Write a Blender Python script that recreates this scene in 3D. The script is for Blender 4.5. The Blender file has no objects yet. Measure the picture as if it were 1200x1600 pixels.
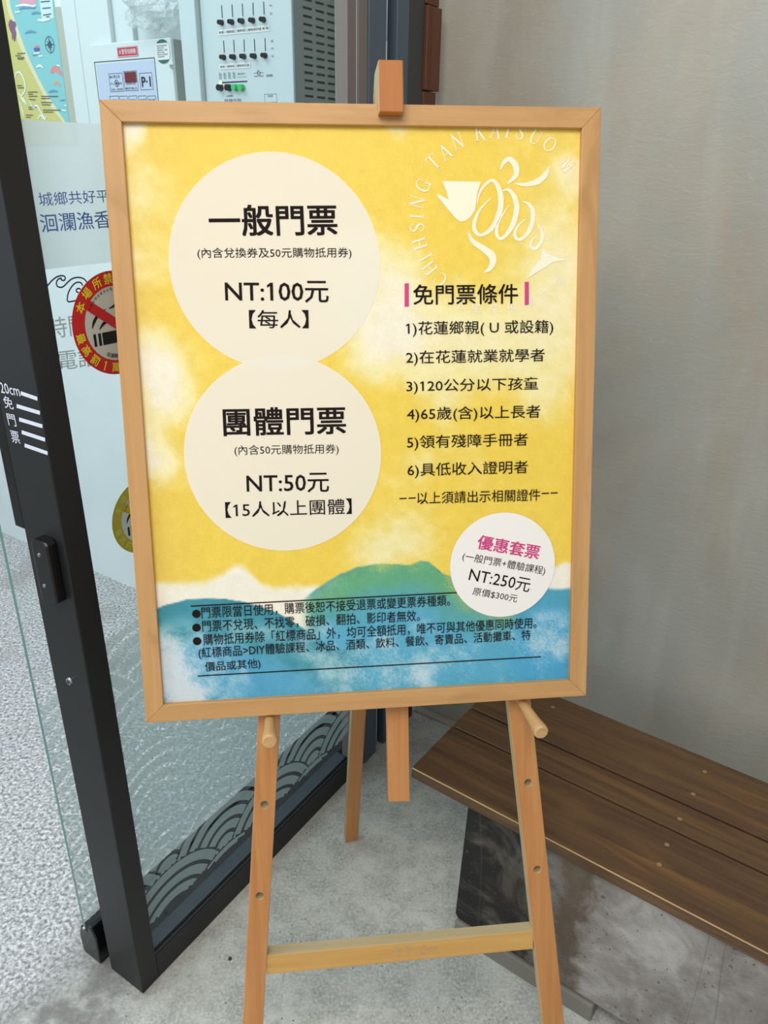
import bpy, math, random
import numpy as np
from mathutils import Vector, Matrix
from mathutils.geometry import tessellate_polygon

SC = bpy.context.scene
COL = SC.collection
random.seed(7)
# ------------------------------------------------------------ camera, world, lights
cam_d = bpy.data.cameras.new('camera'); cam = bpy.data.objects.new('camera', cam_d); COL.objects.link(cam)
cam_d.sensor_fit = 'VERTICAL'; cam_d.sensor_height = 32.0; cam_d.lens = 24.0; cam_d.clip_start = .02
CR = [[0.999855, 0.017043, 0.0], [0.007052, -0.413693, 0.910389], [0.015516, -0.910257, -0.413753]]
cam.matrix_world = Matrix([[CR[0][0], -CR[0][1], -CR[0][2], 0], [CR[1][0], -CR[1][1], -CR[1][2], 0], [CR[2][0], -CR[2][1], -CR[2][2], 1.49], [0, 0, 0, 1]])
SC.camera = cam
SC.view_settings.view_transform = 'Standard'; SC.view_settings.look = 'None'
SC.view_settings.exposure = 0.0; SC.view_settings.gamma = 1.0
w = bpy.data.worlds.new('world'); SC.world = w; w.use_nodes = True
w.node_tree.nodes['Background'].inputs[0].default_value = (0.80, 0.86, 0.92, 1)
w.node_tree.nodes['Background'].inputs[1].default_value = 0.62
SC.cycles.transparent_max_bounces = 48; SC.cycles.max_bounces = 10
# plan frame of the place: U runs along the glass door into the scene, V along the back wall to the right
B0 = Vector((-.456, .976, 0)); UU = Vector((.5398, .8418, 0)); VV = Vector((.8418, -.5398, 0)); ZZ = Vector((0, 0, 1))
def L(u, v, z=0.0): return B0 + UU*u + VV*v + ZZ*z
def area(name, loc, to, size, power, col):
    l = bpy.data.lights.new(name, 'AREA'); l.shape = 'RECTANGLE'; l.size, l.size_y = size; l.energy = power; l.color = col
    o = bpy.data.objects.new(name, l); COL.objects.link(o); o.location = loc
    o.rotation_euler = (Vector(to)-Vector(loc)).to_track_quat('-Z', 'Y').to_euler(); return o
area('ceiling_light_inside', L(-.2, -1.3, 2.9), L(.3, -1.2, 0), (1.6, 1.6), 34, (.80, .94, 1.0))
area('ceiling_light_entrance', L(-1.2, .9, 2.8), L(.3, .5, .6), (1.4, 1.0), 37, (1.0, .95, .86))
area('daylight_opening', L(-2.6, -1.4, 1.6), L(.8, .2, .7), (1.8, 2.0), 26, (.80, .92, 1.0))

# ------------------------------------------------------------ helpers
def lin(c):
    return tuple(((x/255)/12.92 if x/255 <= .04045 else ((x/255+.055)/1.055)**2.4) for x in c)
def material(name, c, rough=.6, metal=0.0, spec=.5, alpha=None):
    m = bpy.data.materials.new(name); m.use_nodes = True
    b = m.node_tree.nodes['Principled BSDF']
    b.inputs['Base Color'].default_value = (*lin(c), 1); b.inputs['Roughness'].default_value = rough
    b.inputs['Metallic'].default_value = metal; b.inputs['Specular IOR Level'].default_value = spec
    if alpha is not None: b.inputs['Alpha'].default_value = alpha
    return m
class N:
    """tiny node-graph helper"""
    def __init__(s, m): s.t = m.node_tree; s.b = s.t.nodes.get('Principled BSDF')
    def n(s, kind, **kw):
        x = s.t.nodes.new(kind)
        for k, v in kw.items(): setattr(x, k, v)
        return x
    def l(s, a, b): s.t.links.new(a, b)
    def coord(s, attr=None, scale=(1, 1, 1)):
        if attr: a = s.n('ShaderNodeAttribute', attribute_name=attr).outputs['Vector']
        else: a = s.n('ShaderNodeTexCoord').outputs['Object']
        mp = s.n('ShaderNodeMapping'); mp.inputs['Scale'].default_value = scale; s.l(a, mp.inputs[0]); return mp.outputs[0]
    def noise(s, vec, sc, det=4, rough=.5, dist=0):
        x = s.n('ShaderNodeTexNoise'); x.inputs['Scale'].default_value = sc; x.inputs['Detail'].default_value = det
        x.inputs['Roughness'].default_value = rough; x.inputs['Distortion'].default_value = dist; s.l(vec, x.inputs['Vector']); return x.outputs[0]
    def ramp(s, fac, stops, interp='LINEAR'):
        r = s.n('ShaderNodeValToRGB'); e = r.color_ramp; e.interpolation = interp
        while len(e.elements) < len(stops): e.elements.new(.5)
        for el, (p, c) in zip(e.elements, stops): el.position = p; el.color = (*lin(c), 1) if len(c) == 3 else c
        s.l(fac, r.inputs[0]); return r.outputs[0]
    def mix(s, fac, a, b, mode='MIX'):
        x = s.n('ShaderNodeMix', data_type='RGBA', blend_type=mode)
        for sock, v in ((x.inputs[0], fac), (x.inputs[6], a), (x.inputs[7], b)):
            if hasattr(v, 'links'): s.l(v, sock)
            else: sock.default_value = v if not isinstance(v, tuple) or len(v) == 4 else (*lin(v), 1)
        return x.outputs[2]
    def math(s, op, a, b=0.0, clamp=False):
        x = s.n('ShaderNodeMath', operation=op, use_clamp=clamp)
        for sock, v in ((x.inputs[0], a), (x.inputs[1], b)):
            if hasattr(v, 'links'): s.l(v, sock)
            else: sock.default_value = v
        return x.outputs[0]
    def smooth(s, v, a, b):
        x = s.n('ShaderNodeMapRange', interpolation_type='SMOOTHSTEP'); x.inputs[1].default_value = a; x.inputs[2].default_value = b
        s.l(v, x.inputs[0]); return x.outputs[0]
    def bump(s, h, strength, dist=.002):
        x = s.n('ShaderNodeBump'); x.inputs['Strength'].default_value = strength; x.inputs['Distance'].default_value = dist
        s.l(h, x.inputs['Height']); s.l(x.outputs[0], s.b.inputs['Normal'])
BW = lambda v: (v, v, v, 1)
def wood(name, c1, c2, rough=.5, k=1.0, knots=False):
    m = material(name, c1, rough); g = N(m)
    v = g.coord('lc', (3*k, 60*k, 60*k)); a = g.noise(v, 1.0, 5, .6, .6)
    v2 = g.coord('lc', (6, 22, 22)); b2 = g.noise(v2, .8, 3, .5, 1.2)
    c = g.ramp(a, [(.3, c1), (.7, c2)])
    dark = tuple(int(x*.95) for x in c1)
    c = g.mix(g.smooth(b2, .52, .78), c, dark)
    g.l(c, g.b.inputs['Base Color']); g.bump(a, .12, .001); return m

class G:
    """collects faces in world coordinates with a local coordinate per vertex"""
    def __init__(s): s.v = []; s.f = []; s.lc = []; s.mi = []
    def add(s, vs, fs, lc=None, mi=0):
        o = len(s.v); s.v += [Vector(x) for x in vs]; s.f += [[i+o for i in f] for f in fs]
        s.lc += [tuple(x) for x in (lc or [tuple(v) for v in vs])]; s.mi += [mi]*len(fs); return s
    def box(s, fr, lo, hi, mi=0, off=None):
        """fr = (origin, ax, ay, az); lc = along/across so that x is the longest side"""
        O, ax, ay, az = fr; off = off if off is not None else random.random()*9
        ps = [(x, y, z) for x in (lo[0], hi[0]) for y in (lo[1], hi[1]) for z in (lo[2], hi[2])]
        d = [hi[i]-lo[i] for i in range(3)]; o = sorted(range(3), key=lambda i: -d[i])
        fs = [(0, 1, 3, 2), (4, 6, 7, 5), (0, 4, 5, 1), (2, 3, 7, 6), (0, 2, 6, 4), (1, 5, 7, 3)]
        return s.add([O+ax*p[0]+ay*p[1]+az*p[2] for p in ps], fs, [(p[o[0]]+off, p[o[1]]+off, p[o[2]]) for p in ps], mi)
    def plate(s, fr, outer, z0, z1, holes=(), mi=0, off=None, smi=None, cmi=None):
        """polygon with holes in (ax, ay) extruded along az from z0 to z1"""
        O, ax, ay, az = fr; off = off if off is not None else random.random()*9
        loops = [list(outer)]+[list(h) for h in holes]; flat = [p for l in loops for p in l]; n = len(flat)
        xs = [p[0] for p in outer]; ys = [p[1] for p in outer]; lng = (max(xs)-min(xs)) >= (max(ys)-min(ys))
        lcf = (lambda p, z: (p[0]+off, p[1]+off, z)) if lng else (lambda p, z: (p[1]+off, p[0]+off, z))
        tris = tessellate_polygon([[Vector((p[0], p[1], 0)) for p in l] for l in loops])
        zs = [z1] if z0 is None else [z1, z0]
        vs = [O+ax*p[0]+ay*p[1]+az*z for z in zs for p in flat]; lc = [lcf(p, z) for z in zs for p in flat]
        fs = []
        for t in tris:
            a, b, c = [flat[i] for i in t]; cr = (b[0]-a[0])*(c[1]-a[1])-(b[1]-a[1])*(c[0]-a[0])
            t = list(t) if cr > 0 else list(t)[::-1]; fs.append(t)
            if z0 is not None: fs.append([i+n for i in t[::-1]])
        if z0 is not None:
            k = 0
            for li, l in enumerate(loops):
                m = len(l); ar = sum(l[i][0]*l[(i+1) % m][1]-l[(i+1) % m][0]*l[i][1] for i in range(m))
                for i in range(m):
                    j = (i+1) % m; q = [k+i, k+i+n, k+j+n, k+j]
                    if (ar < 0) == (li == 0): q = q[::-1]
                    fs.append(q)
                k += m
        s.add(vs, fs, lc, mi)
        if z0 is not None and (smi is not None or cmi is not None):
            nt = 2*len(tris); k = len(s.mi)-len(fs)
            for i in range(len(fs)):
                if i >= nt and smi is not None: s.mi[k+i] = smi
                if i < nt and i % 2 == 1 and cmi is not None: s.mi[k+i] = cmi
        return s
    def ribbon(s, fr, pts, wid, z, sub=5, mi=0):
        O, ax, ay, az = fr; P = catmull(pts, sub); n = len(P)
        wv = [wid]*n if not hasattr(wid, '__len__') else list(np.interp(np.linspace(0, len(wid)-1, n), range(len(wid)), wid))
        vs = []
        for i, p in enumerate(P):
            a = P[max(i-1, 0)]; b = P[min(i+1, n-1)]; dx, dy = b[0]-a[0], b[1]-a[1]; l = math.hypot(dx, dy) or 1
            nx, ny = -dy/l, dx/l
            for sg in (-1, 1): vs.append(O+ax*(p[0]+nx*wv[i]*sg)+ay*(p[1]+ny*wv[i]*sg)+az*z)
        return s.add(vs, [(2*i, 2*i+2, 2*i+3, 2*i+1) for i in range(n-1)], None, mi)
    def disc(s, fr, c, r, z, n=48, r0=0, a0=0, a1=360, mi=0):
        O, ax, ay, az = fr; full = abs(a1-a0) >= 360; k = n if full else n+1
        A = [math.radians(a0+(a1-a0)*i/n) for i in range(k)]
        if r0 == 0:
            vs = [O+ax*(c[0]+r*math.cos(a))+ay*(c[1]+r*math.sin(a))+az*z for a in A]; return s.add(vs, [list(range(k))], None, mi)
        vs = [O+ax*(c[0]+q*math.cos(a))+ay*(c[1]+q*math.sin(a))+az*z for a in A for q in (r0, r)]
        return s.add(vs, [(2*i, 2*i+1, 2*((i+1) % k)+1, 2*((i+1) % k)) for i in range(n)], None, mi)
    def tube(s, a, b, r0, r1, n=16, mi=0, steps=None):
        a, b = Vector(a), Vector(b); d = (b-a).normalized(); x = d.orthogonal().normalized(); y = d.cross(x)
        steps = steps or [(0, r0), (1, r1)]; vs = []; lc = []
        for t, r in steps:
            for i in range(n):
                q = 2*math.pi*i/n; vs.append(a+(b-a)*t+(x*math.cos(q)+y*math.sin(q))*r); lc.append((t*(b-a).length, r*math.cos(q), r*math.sin(q)))
        m = len(steps); fs = [(k*n+i, k*n+(i+1) % n, (k+1)*n+(i+1) % n, (k+1)*n+i) for k in range(m-1) for i in range(n)]
        return s.add(vs, fs+[list(range(n))[::-1], [(m-1)*n+i for i in range(n)]], lc, mi)
    def obj(s, name, mats, parent=None, bevel=0, seg=2, smooth=False):
        mats = mats if isinstance(mats, (list, tuple)) else [mats]
        base = parent.get('_b') if parent is not None else None
        base = Vector(base) if base is not None else Vector((0, 0, 0))
        me = bpy.data.meshes.new(name); me.from_pydata([tuple(v-base) for v in s.v], [], s.f)
        a = me.attributes.new('lc', 'FLOAT_VECTOR', 'POINT'); a.data.foreach_set('vector', [c for p in s.lc for c in p])
        for m in mats: me.materials.append(m)
        me.polygons.foreach_set('material_index', s.mi)
        if smooth: me.polygons.foreach_set('use_smooth', [True]*len(me.polygons))
        me.update(); o = bpy.data.objects.new(name, me); COL.objects.link(o)
        if parent is not None: o.parent = parent; o['_b'] = list(base)
        if bevel:
            b = o.modifiers.new('bevel', 'BEVEL'); b.width = bevel; b.segments = seg; b.limit_method = 'ANGLE'; b.angle_limit = .7
        return o
def catmull(p, sub):
    if len(p) < 3 or sub < 2: return list(p)
    q = [p[0]]+list(p)+[p[-1]]; out = []
    for i in range(1, len(q)-2):
        for k in range(sub):
            t = k/sub
            out.append(tuple(.5*((2*q[i][j])+(-q[i-1][j]+q[i+1][j])*t+(2*q[i-1][j]-5*q[i][j]+4*q[i+1][j]-q[i+2][j])*t*t+(-q[i-1][j]+3*q[i][j]-3*q[i+1][j]+q[i+2][j])*t**3) for j in (0, 1)))
    return out+[p[-1]]
def thing(name, loc, label=None, cat=None, group=None, kind=None):
    o = bpy.data.objects.new(name, None); COL.objects.link(o); o.location = loc; o.empty_display_size = .05; o['_b'] = list(loc)
    return tag(o, label, cat, group, kind)
def tag(o, label=None, cat=None, group=None, kind=None):
    for k, v in (('label', label), ('category', cat), ('group', group), ('kind', kind)):
        if v: o[k] = v
    return o
def text_into(g, body, fr, x, y, w_, h_, ang, bold, z, mi=0):
    """flat lettering: outline text fitted to a box w_ x h_ whose lower-left corner is (x, y)"""
    c = bpy.data.curves.new('t', 'FONT'); c.body = body; c.resolution_u = 2
    o = bpy.data.objects.new('t', c); COL.objects.link(o); bpy.context.view_layer.update()
    dg = bpy.context.evaluated_depsgraph_get(); me = bpy.data.meshes.new_from_object(o.evaluated_get(dg))
    flags = []
    for i, ch in enumerate(body):                      # the built-in font's 1 is a bare stem: give it its flag
        if ch != '1' or body in ('P·1',): continue
        xs1 = []
        for bd in (body[:i+1], '1'):
            c.body = bd; bpy.context.view_layer.update(); m1 = bpy.data.meshes.new_from_object(o.evaluated_get(bpy.context.evaluated_depsgraph_get()))
            q = np.empty(len(m1.vertices)*3); m1.vertices.foreach_get('co', q); q = q.reshape(-1, 3); xs1.append((q.min(0), q.max(0))); bpy.data.meshes.remove(m1)
        xr = xs1[0][1][0]; sw = xs1[1][1][0]-xs1[1][0][0]; yt = xs1[1][1][1]; flags.append((xr-sw, yt, sw))
    n = len(me.vertices); co = np.empty(n*3); me.vertices.foreach_get('co', co); co = co.reshape(-1, 3)
    fs = [list(p.vertices) for p in me.polygons]
    for x1, yt, sw in flags:
        k = len(co); co = np.concatenate([co, np.array([(x1+sw*.2, yt, 0), (x1-.115, yt-.095, 0), (x1-.115, yt-.17, 0), (x1+sw*.2, yt-.085, 0)])]); fs.append([k, k+1, k+2, k+3])
    bpy.data.objects.remove(o); bpy.data.curves.remove(c); bpy.data.meshes.remove(me)
    if bold:
        d = .017*bold; n0 = len(co); f0 = fs; parts = []; fs = []
        for i, (dx, dy) in enumerate(((-d, -d), (d, -d), (d, d), (-d, d))): q = co.copy(); q[:, 0] += dx; q[:, 1] += dy*.8; q[:, 2] = i*2e-5; parts.append(q); fs += [[j+i*n0 for j in f] for f in f0]
        co = np.concatenate(parts)
    lo = co.min(0); hi = co.max(0); X = (co[:, 0]-lo[0])/(hi[0]-lo[0])*w_; Y = (co[:, 1]-lo[1])/max(hi[1]-lo[1], 1e-6)*h_
    ca, sa = math.cos(ang), math.sin(ang); O, ax, ay, az = fr
    PX = x+X*ca-Y*sa; PY = y+X*sa+Y*ca
    g.add([O+ax*float(a)+ay*float(b)+az*(z+float(c)) for a, b, c in zip(PX, PY, co[:, 2])], fs, None, mi); return g
def text_at(g, body, fr, cx, cy, h_, ang, bold, z, mi=0, aspect=1.0):
    """one glyph, cell height h_, centred on (cx, cy), turned by ang degrees"""
    a = math.radians(ang); w_ = h_*aspect
    x = cx-(w_/2*math.cos(a)-h_/2*math.sin(a)); y = cy-(w_/2*math.sin(a)+h_/2*math.cos(a))
    return text_into(g, body, fr, x, y, w_, h_, a, bold, z, mi)

# ------------------------------------------------------------ measured positions (metres)
SO, SXV, SYV, SZV = (-0.37065, 1.10008, 1.55789), (0.99356, 0.11306, 0.00744), (-0.03632, 0.2556, 0.9661), (0.10733, -0.96015, 0.25807)
SCREWS = [[0.381, 1.3704], [0.6449, 1.1786], [0.6004, 1.1182], [0.5532, 1.0557], [0.5103, 0.9966], [0.483, 0.9539]]
TXT = [('一般門票',0.1283,-0.1651,0.1703,0.04,0.009,1,'k'),('(內含兌換券及50元購物抵用券)',0.1108,-0.1944,0.2057,0.0149,0.0004,0,'k'),('NT:100元',0.1443,-0.2502,0.1394,0.0286,-0.0115,0.5,'k'),('【每人】',0.1747,-0.2848,0.0805,0.0243,-0.0103,0.3,'k'),('團體門票',0.1323,-0.4305,0.1703,0.0391,-0.0076,1,'k'),('(內含50元購物抵用券)',0.1459,-0.4589,0.1453,0.0157,-0.0144,0,'k'),('NT:50元',0.1601,-0.5115,0.1159,0.0278,-0.017,0.5,'k'),('【15人以上團體】',0.129,-0.5455,0.1785,0.0226,-0.0044,0.3,'k'),('免門票條件',0.4005,-0.2559,0.1485,0.0272,0.0018,0.5,'k'),('1)花蓮鄉親( U 或設籍)',0.3899,-0.2991,0.2107,0.0211,-0.0009,0.3,'k'),('2)在花蓮就業就學者',0.3893,-0.3388,0.1993,0.0209,0.0007,0.3,'k'),('3)120公分以下孩童',0.3892,-0.3782,0.1907,0.0207,-0.0001,0.3,'k'),('4)65歲(含)以上長者',0.3895,-0.4178,0.1941,0.0214,-0.004,0.3,'k'),('5)領有殘障手冊者',0.3889,-0.4578,0.1766,0.0216,-0.0034,0.3,'k'),('6)具低收入證明者',0.3889,-0.4978,0.1771,0.0219,-0.0054,0.3,'k'),('以上須請出示相關證件',0.4024,-0.5357,0.1827,0.0179,-0.0078,0.3,'k'),('優惠套票',0.4893,-0.605,0.0961,0.0217,-0.2198,1,'p'),('(一般門票+體驗課程)',0.4674,-0.6229,0.1286,0.0147,-0.2245,0,'k'),('NT:250元',0.477,-0.6535,0.0947,0.021,-0.2357,0.3,'k'),('原價$300元',0.4831,-0.6754,0.0692,0.0125,-0.2217,0,'k'),('門票限當日使用，購票後恕不接受退票或變更票券種類。',0.0873,-0.6912,0.3625,0.0174,0.0021,0.3,'k'),('門票不兌現、不找零，破損、翻拍、影印者無效。',0.0872,-0.7115,0.3172,0.0175,-0.0013,0.3,'k'),('購物抵用券除「紅標商品」外，均可全額抵用，唯不可與其他優惠同時使用。',0.0873,-0.7318,0.495,0.0177,-0.0012,0.3,'k'),('(紅標商品>DIY體驗課程、冰品、酒類、飲料、餐飲、寄賣品、活動攤車、特',0.0796,-0.7527,0.4935,0.0188,0.0005,0.3,'k'),('價品或其他)',0.0877,-0.7735,0.08,0.0167,0.0112,0.3,'k')]
LOGO_POLY = [[(0.4423,-0.0932),(0.4959,-0.0939),(0.4912,-0.107),(0.488,-0.1295),(0.4826,-0.1383),(0.4759,-0.1441),(0.4679,-0.1463),(0.4612,-0.1421),(0.4519,-0.1321),(0.4348,-0.1123),(0.4369,-0.11),(0.4509,-0.1172),(0.4481,-0.1072)],[(0.5833,-0.1802),(0.5889,-0.1866),(0.5987,-0.1913),(0.6195,-0.197),(0.5988,-0.1995),(0.5892,-0.2059),(0.5769,-0.2124),(0.56,-0.2226),(0.57,-0.2071),(0.5808,-0.1956)]]
LOGO_RIB = [([(0.4906,-0.122),(0.4946,-0.107),(0.504,-0.0958),(0.512,-0.092),(0.5192,-0.0994),(0.5236,-0.1144),(0.5216,-0.1344),(0.5109,-0.1546),(0.4961,-0.1635),(0.488,-0.1584),(0.4866,-0.1471),(0.4947,-0.1295),(0.5107,-0.1144)],[0.0004,0.0012,0.0016,0.0016,0.0025,0.0032,0.0032,0.0025,0.0016,0.0022,0.0022,0.0012,0.0004]),([(0.5254,-0.1056),(0.5348,-0.1043),(0.543,-0.1143),(0.5459,-0.1293),(0.5406,-0.1495),(0.5299,-0.1648),(0.5218,-0.1678),(0.5177,-0.1597),(0.5216,-0.1445),(0.535,-0.1244)],[0.0004,0.0018,0.0028,0.0032,0.003,0.002,0.0018,0.002,0.0012,0.0004]),([(0.5539,-0.1193),(0.5634,-0.123),(0.569,-0.1343),(0.5665,-0.1521),(0.5585,-0.1648),(0.549,-0.1694),(0.5435,-0.1635),(0.5474,-0.1521),(0.5596,-0.1419)],[0.0004,0.0018,0.0026,0.0026,0.002,0.0016,0.002,0.0012,0.0004]),([(0.576,-0.1495),(0.5822,-0.1597),(0.5818,-0.1712),(0.5737,-0.1814),(0.5668,-0.1788),(0.5676,-0.1712),(0.5735,-0.1661)],[0.0004,0.0016,0.002,0.0018,0.0016,0.0012,0.0004]),([(0.5226,-0.0784),(0.5279,-0.0684),(0.5359,-0.0647),(0.544,-0.0733),(0.5441,-0.0856),(0.5348,-0.0944),(0.5321,-0.0961)],[0.0004,0.0022,0.0028,0.0036,0.0028,0.0012,0.0003]),([(0.5429,-0.0961),(0.559,-0.0972),(0.5752,-0.0929),(0.5859,-0.0841),(0.5912,-0.0736)],[0.0004,0.0022,0.0034,0.0028,0.0004]),([(0.478,-0.1584),(0.4839,-0.1711),(0.4974,-0.18),(0.511,-0.1902),(0.5124,-0.2005),(0.507,-0.2094),(0.5002,-0.2127)],[0.0004,0.0025,0.0034,0.0045,0.0036,0.0022,0.0004])]
LOGO_LET = [('C',0.4379,-0.2219,150),('H',0.4238,-0.207,120),('I',0.4181,-0.193,115),('H',0.4103,-0.1747,105),('S',0.4071,-0.1534,92),('I',0.4068,-0.1392,90),('N',0.4075,-0.1205,82),('G',0.4157,-0.0988,65),('T',0.4304,-0.0693,52),('A',0.4463,-0.0564,38),('N',0.4634,-0.0422,28),('K',0.4945,-0.0314,12),('A',0.5157,-0.0287,4),('T',0.5329,-0.028,0),('S',0.5508,-0.0302,-10),('U',0.5717,-0.0356,-18),('O',0.5915,-0.0452,-30),('M',0.6169,-0.0702,-50),('館',0.6076,-0.2263,-135),('物',0.5871,-0.2424,0),('博',0.567,-0.254,0),('魚',0.5402,-0.2611,0),('柴',0.5149,-0.2613,0),('星',0.4888,-0.2598,0),('七',0.4675,-0.2557,0)]
MISC = {'c1': [0.214,-0.1992,0.1412],'c2': [0.2141,-0.4589,0.1374],'c3': [0.5297,-0.632,0.0794],'bars': [[(0.3887,-0.2271),(0.3947,-0.2268),(0.3943,-0.2578),(0.3883,-0.2581)],[(0.5583,-0.2262),(0.5642,-0.226),(0.5646,-0.257),(0.5587,-0.2573)]],'lines': [[(0.0728,-0.6718),(0.4606,-0.6705)],[(0.0764,-0.7774),(0.59,-0.7779)],[(0.3767,-0.5266),(0.3874,-0.5264)],[(0.3898,-0.5264),(0.4005,-0.5263)],[(0.5872,-0.5264),(0.5983,-0.5262)],[(0.6007,-0.5262),(0.6114,-0.5261)]],'bul': [(0.0802,-0.6836),(0.0791,-0.7042),(0.0787,-0.7245)]}
HILL = {'left': [(0.0242,-0.6732),(0.0371,-0.6682),(0.0662,-0.6621),(0.0932,-0.6615),(0.1203,-0.6628),(0.1472,-0.6689),(0.1743,-0.678),(0.2013,-0.6909),(0.2375,-0.7171),(0.274,-0.7487)],'mid': [(0.1919,-0.6953),(0.2346,-0.6685),(0.2584,-0.6504),(0.2868,-0.6345),(0.3151,-0.6243),(0.3526,-0.6212),(0.3903,-0.6248),(0.4045,-0.6196),(0.4169,-0.6211),(0.4377,-0.6395),(0.4664,-0.6506),(0.5051,-0.672),(0.5442,-0.6739),(0.5932,-0.6664),(0.6348,-0.6654)],'cloud': [(0.0272,-0.63),(0.0947,-0.6351),(0.1178,-0.6249),(0.141,-0.6118),(0.1543,-0.6171),(0.1757,-0.6465),(0.1938,-0.6521),(0.2399,-0.6495),(0.277,-0.6513)]}
GT = [('城鄉共好平台',0.0486,1.4343,0.1266,0.0159,0.0212,0,'b'),('洄瀾漁香',0.0455,1.4038,0.1063,0.0219,0.0044,0.3,'b'),('時間',0.0333,1.2727,0.0555,0.0275,-0.0255,0.3,'g'),('電話',0.039,1.23,0.0601,0.0267,-0.08,0.3,'g')]
GL = [[(0.0393,1.3384),(0.0438,1.3417),(0.0495,1.3458),(0.0569,1.3493),(0.0639,1.3502),(0.0682,1.3491),(0.0693,1.3466),(0.0676,1.3443),(0.065,1.3442),(0.063,1.3455),(0.0639,1.3472)],[(0.0639,1.3472),(0.0592,1.3465),(0.0556,1.3433),(0.0552,1.339),(0.0585,1.3363),(0.0636,1.3362),(0.068,1.3386),(0.0739,1.3423),(0.0802,1.345),(0.0886,1.3456),(0.0965,1.3433),(0.1011,1.3386),(0.1044,1.3332)],[(0.0799,1.3166),(0.0682,1.3169),(0.0686,1.3235),(0.0724,1.3304),(0.0794,1.3369),(0.0863,1.3395),(0.092,1.3382),(0.0941,1.3343)],[(0.0863,1.3261),(0.0831,1.3282),(0.0842,1.331),(0.0879,1.3315),(0.09,1.3298)]]
PT = [('120cm',-0.1013,1.1931,0.0624,0.0186,0.0522,0.6,'w'),('免',-0.0816,1.171,0.0234,0.0236,0.1579,0.5,'w'),('門',-0.0809,1.1471,0.0191,0.0234,0.0942,0.5,'w'),('票',-0.0805,1.1217,0.0199,0.0239,0.0863,0.5,'w')]
PB = [[(-0.0363,1.2056),(-0.0008,1.2037),(-0.0023,1.1982),(-0.0379,1.2001)],[(-0.0516,1.1853),(-0.0006,1.1846),(-0.0021,1.179),(-0.0533,1.1796)],[(-0.0515,1.1664),(-0.0002,1.1661),(-0.0017,1.1605),(-0.0533,1.1606)],[(-0.0512,1.1482),(0.0003,1.1474),(-0.0013,1.1416),(-0.0529,1.1423)],[(-0.0502,1.1293),(0.0007,1.1283),(-0.0008,1.1225),(-0.0519,1.1234)]]
MAP = {'sea': [(-1.85,2.05),(-1.2532,2.05),(-1.258,1.5879),(-1.2734,1.5241),(-1.85,1.523)],'sand': [(-1.85,2.05),(-1.459,2.05),(-1.4529,1.8838),(-1.4349,1.8337),(-1.4167,1.7831),(-1.3959,1.7406),(-1.3702,1.6999),(-1.3439,1.6613),(-1.3123,1.627),(-1.2779,1.5881),(-1.2415,1.5242),(-1.85,1.523)],'land': [(-1.85,2.05),(-1.4752,2.05),(-1.4705,1.8808),(-1.4554,1.8349),(-1.4401,1.7886),(-1.4186,1.7482),(-1.3957,1.7119),(-1.3757,1.6801),(-1.3527,1.6436),(-1.3198,1.6136),(-1.2899,1.5883),(-1.2815,1.5241),(-1.85,1.523)],'board': [(-1.2717,1.8749),(-1.2177,1.871),(-1.2111,1.5874),(-1.2099,1.5243),(-1.2574,1.5242),(-1.266,1.588)],'labelbox': [(-1.3157,1.8985),(-1.2571,1.894),(-1.2636,1.8468),(-1.316,1.8472)],'pinkbox': [(-1.4101,1.9057),(-1.331,1.8996),(-1.3321,1.8844),(-1.4104,1.8881)],'figure': [(-1.4589,1.8577),(-1.4543,1.852),(-1.4424,1.8502),(-1.4391,1.8404),(-1.4472,1.8344),(-1.4455,1.8193),(-1.4548,1.8025),(-1.4637,1.8008),(-1.4632,1.8095),(-1.4714,1.8034),(-1.4682,1.8206),(-1.4738,1.8296),(-1.4775,1.8449),(-1.4708,1.8531)],'whale': [(-1.3135,1.7154),(-1.3047,1.7259),(-1.2894,1.7318),(-1.271,1.7267),(-1.2607,1.7134),(-1.2592,1.7037),(-1.2681,1.7072),(-1.282,1.7142),(-1.2932,1.7168),(-1.3044,1.7118)],'shrimp': [(-1.3052,1.6856),(-1.2976,1.692),(-1.2856,1.6927),(-1.2774,1.6858),(-1.2762,1.6749),(-1.2824,1.6816),(-1.2931,1.6864),(-1.3021,1.6822)],'boat': [(-1.3746,1.7798),(-1.3447,1.7783),(-1.3487,1.771),(-1.3709,1.771)],'boat2': [(-1.3704,1.7803),(-1.3628,1.7857),(-1.3489,1.7849),(-1.3465,1.779)]}
MAPW = [[(-1.4271,1.8872),(-1.3863,1.8873),(-1.3558,1.882),(-1.3319,1.8823)],[(-1.4355,1.873),(-1.411,1.8724)],[(-1.3356,1.8474),(-1.3107,1.8448),(-1.2793,1.8458)],[(-1.374,1.7309),(-1.3566,1.7346),(-1.3421,1.7285)],[(-1.3542,1.7583),(-1.3361,1.7581)],[(-1.2774,1.7323),(-1.2625,1.7296)],[(-1.2846,1.6175),(-1.2634,1.6149)],[(-1.3764,1.7659),(-1.3479,1.7667)],[(-1.268,1.6284),(-1.2579,1.6293)]]
MAPD = [[(-1.4131,1.8793),(-1.3802,1.8807),(-1.3375,1.8765)],[(-1.359,1.8636),(-1.3406,1.8654),(-1.3176,1.8628)],[(-1.4022,1.8189),(-1.3769,1.8217),(-1.3518,1.818)],[(-1.3836,1.7623),(-1.363,1.7631)],[(-1.3326,1.6655),(-1.3098,1.6682),(-1.2905,1.6654)],[(-1.2851,1.6425),(-1.2622,1.6437)]]
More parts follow.
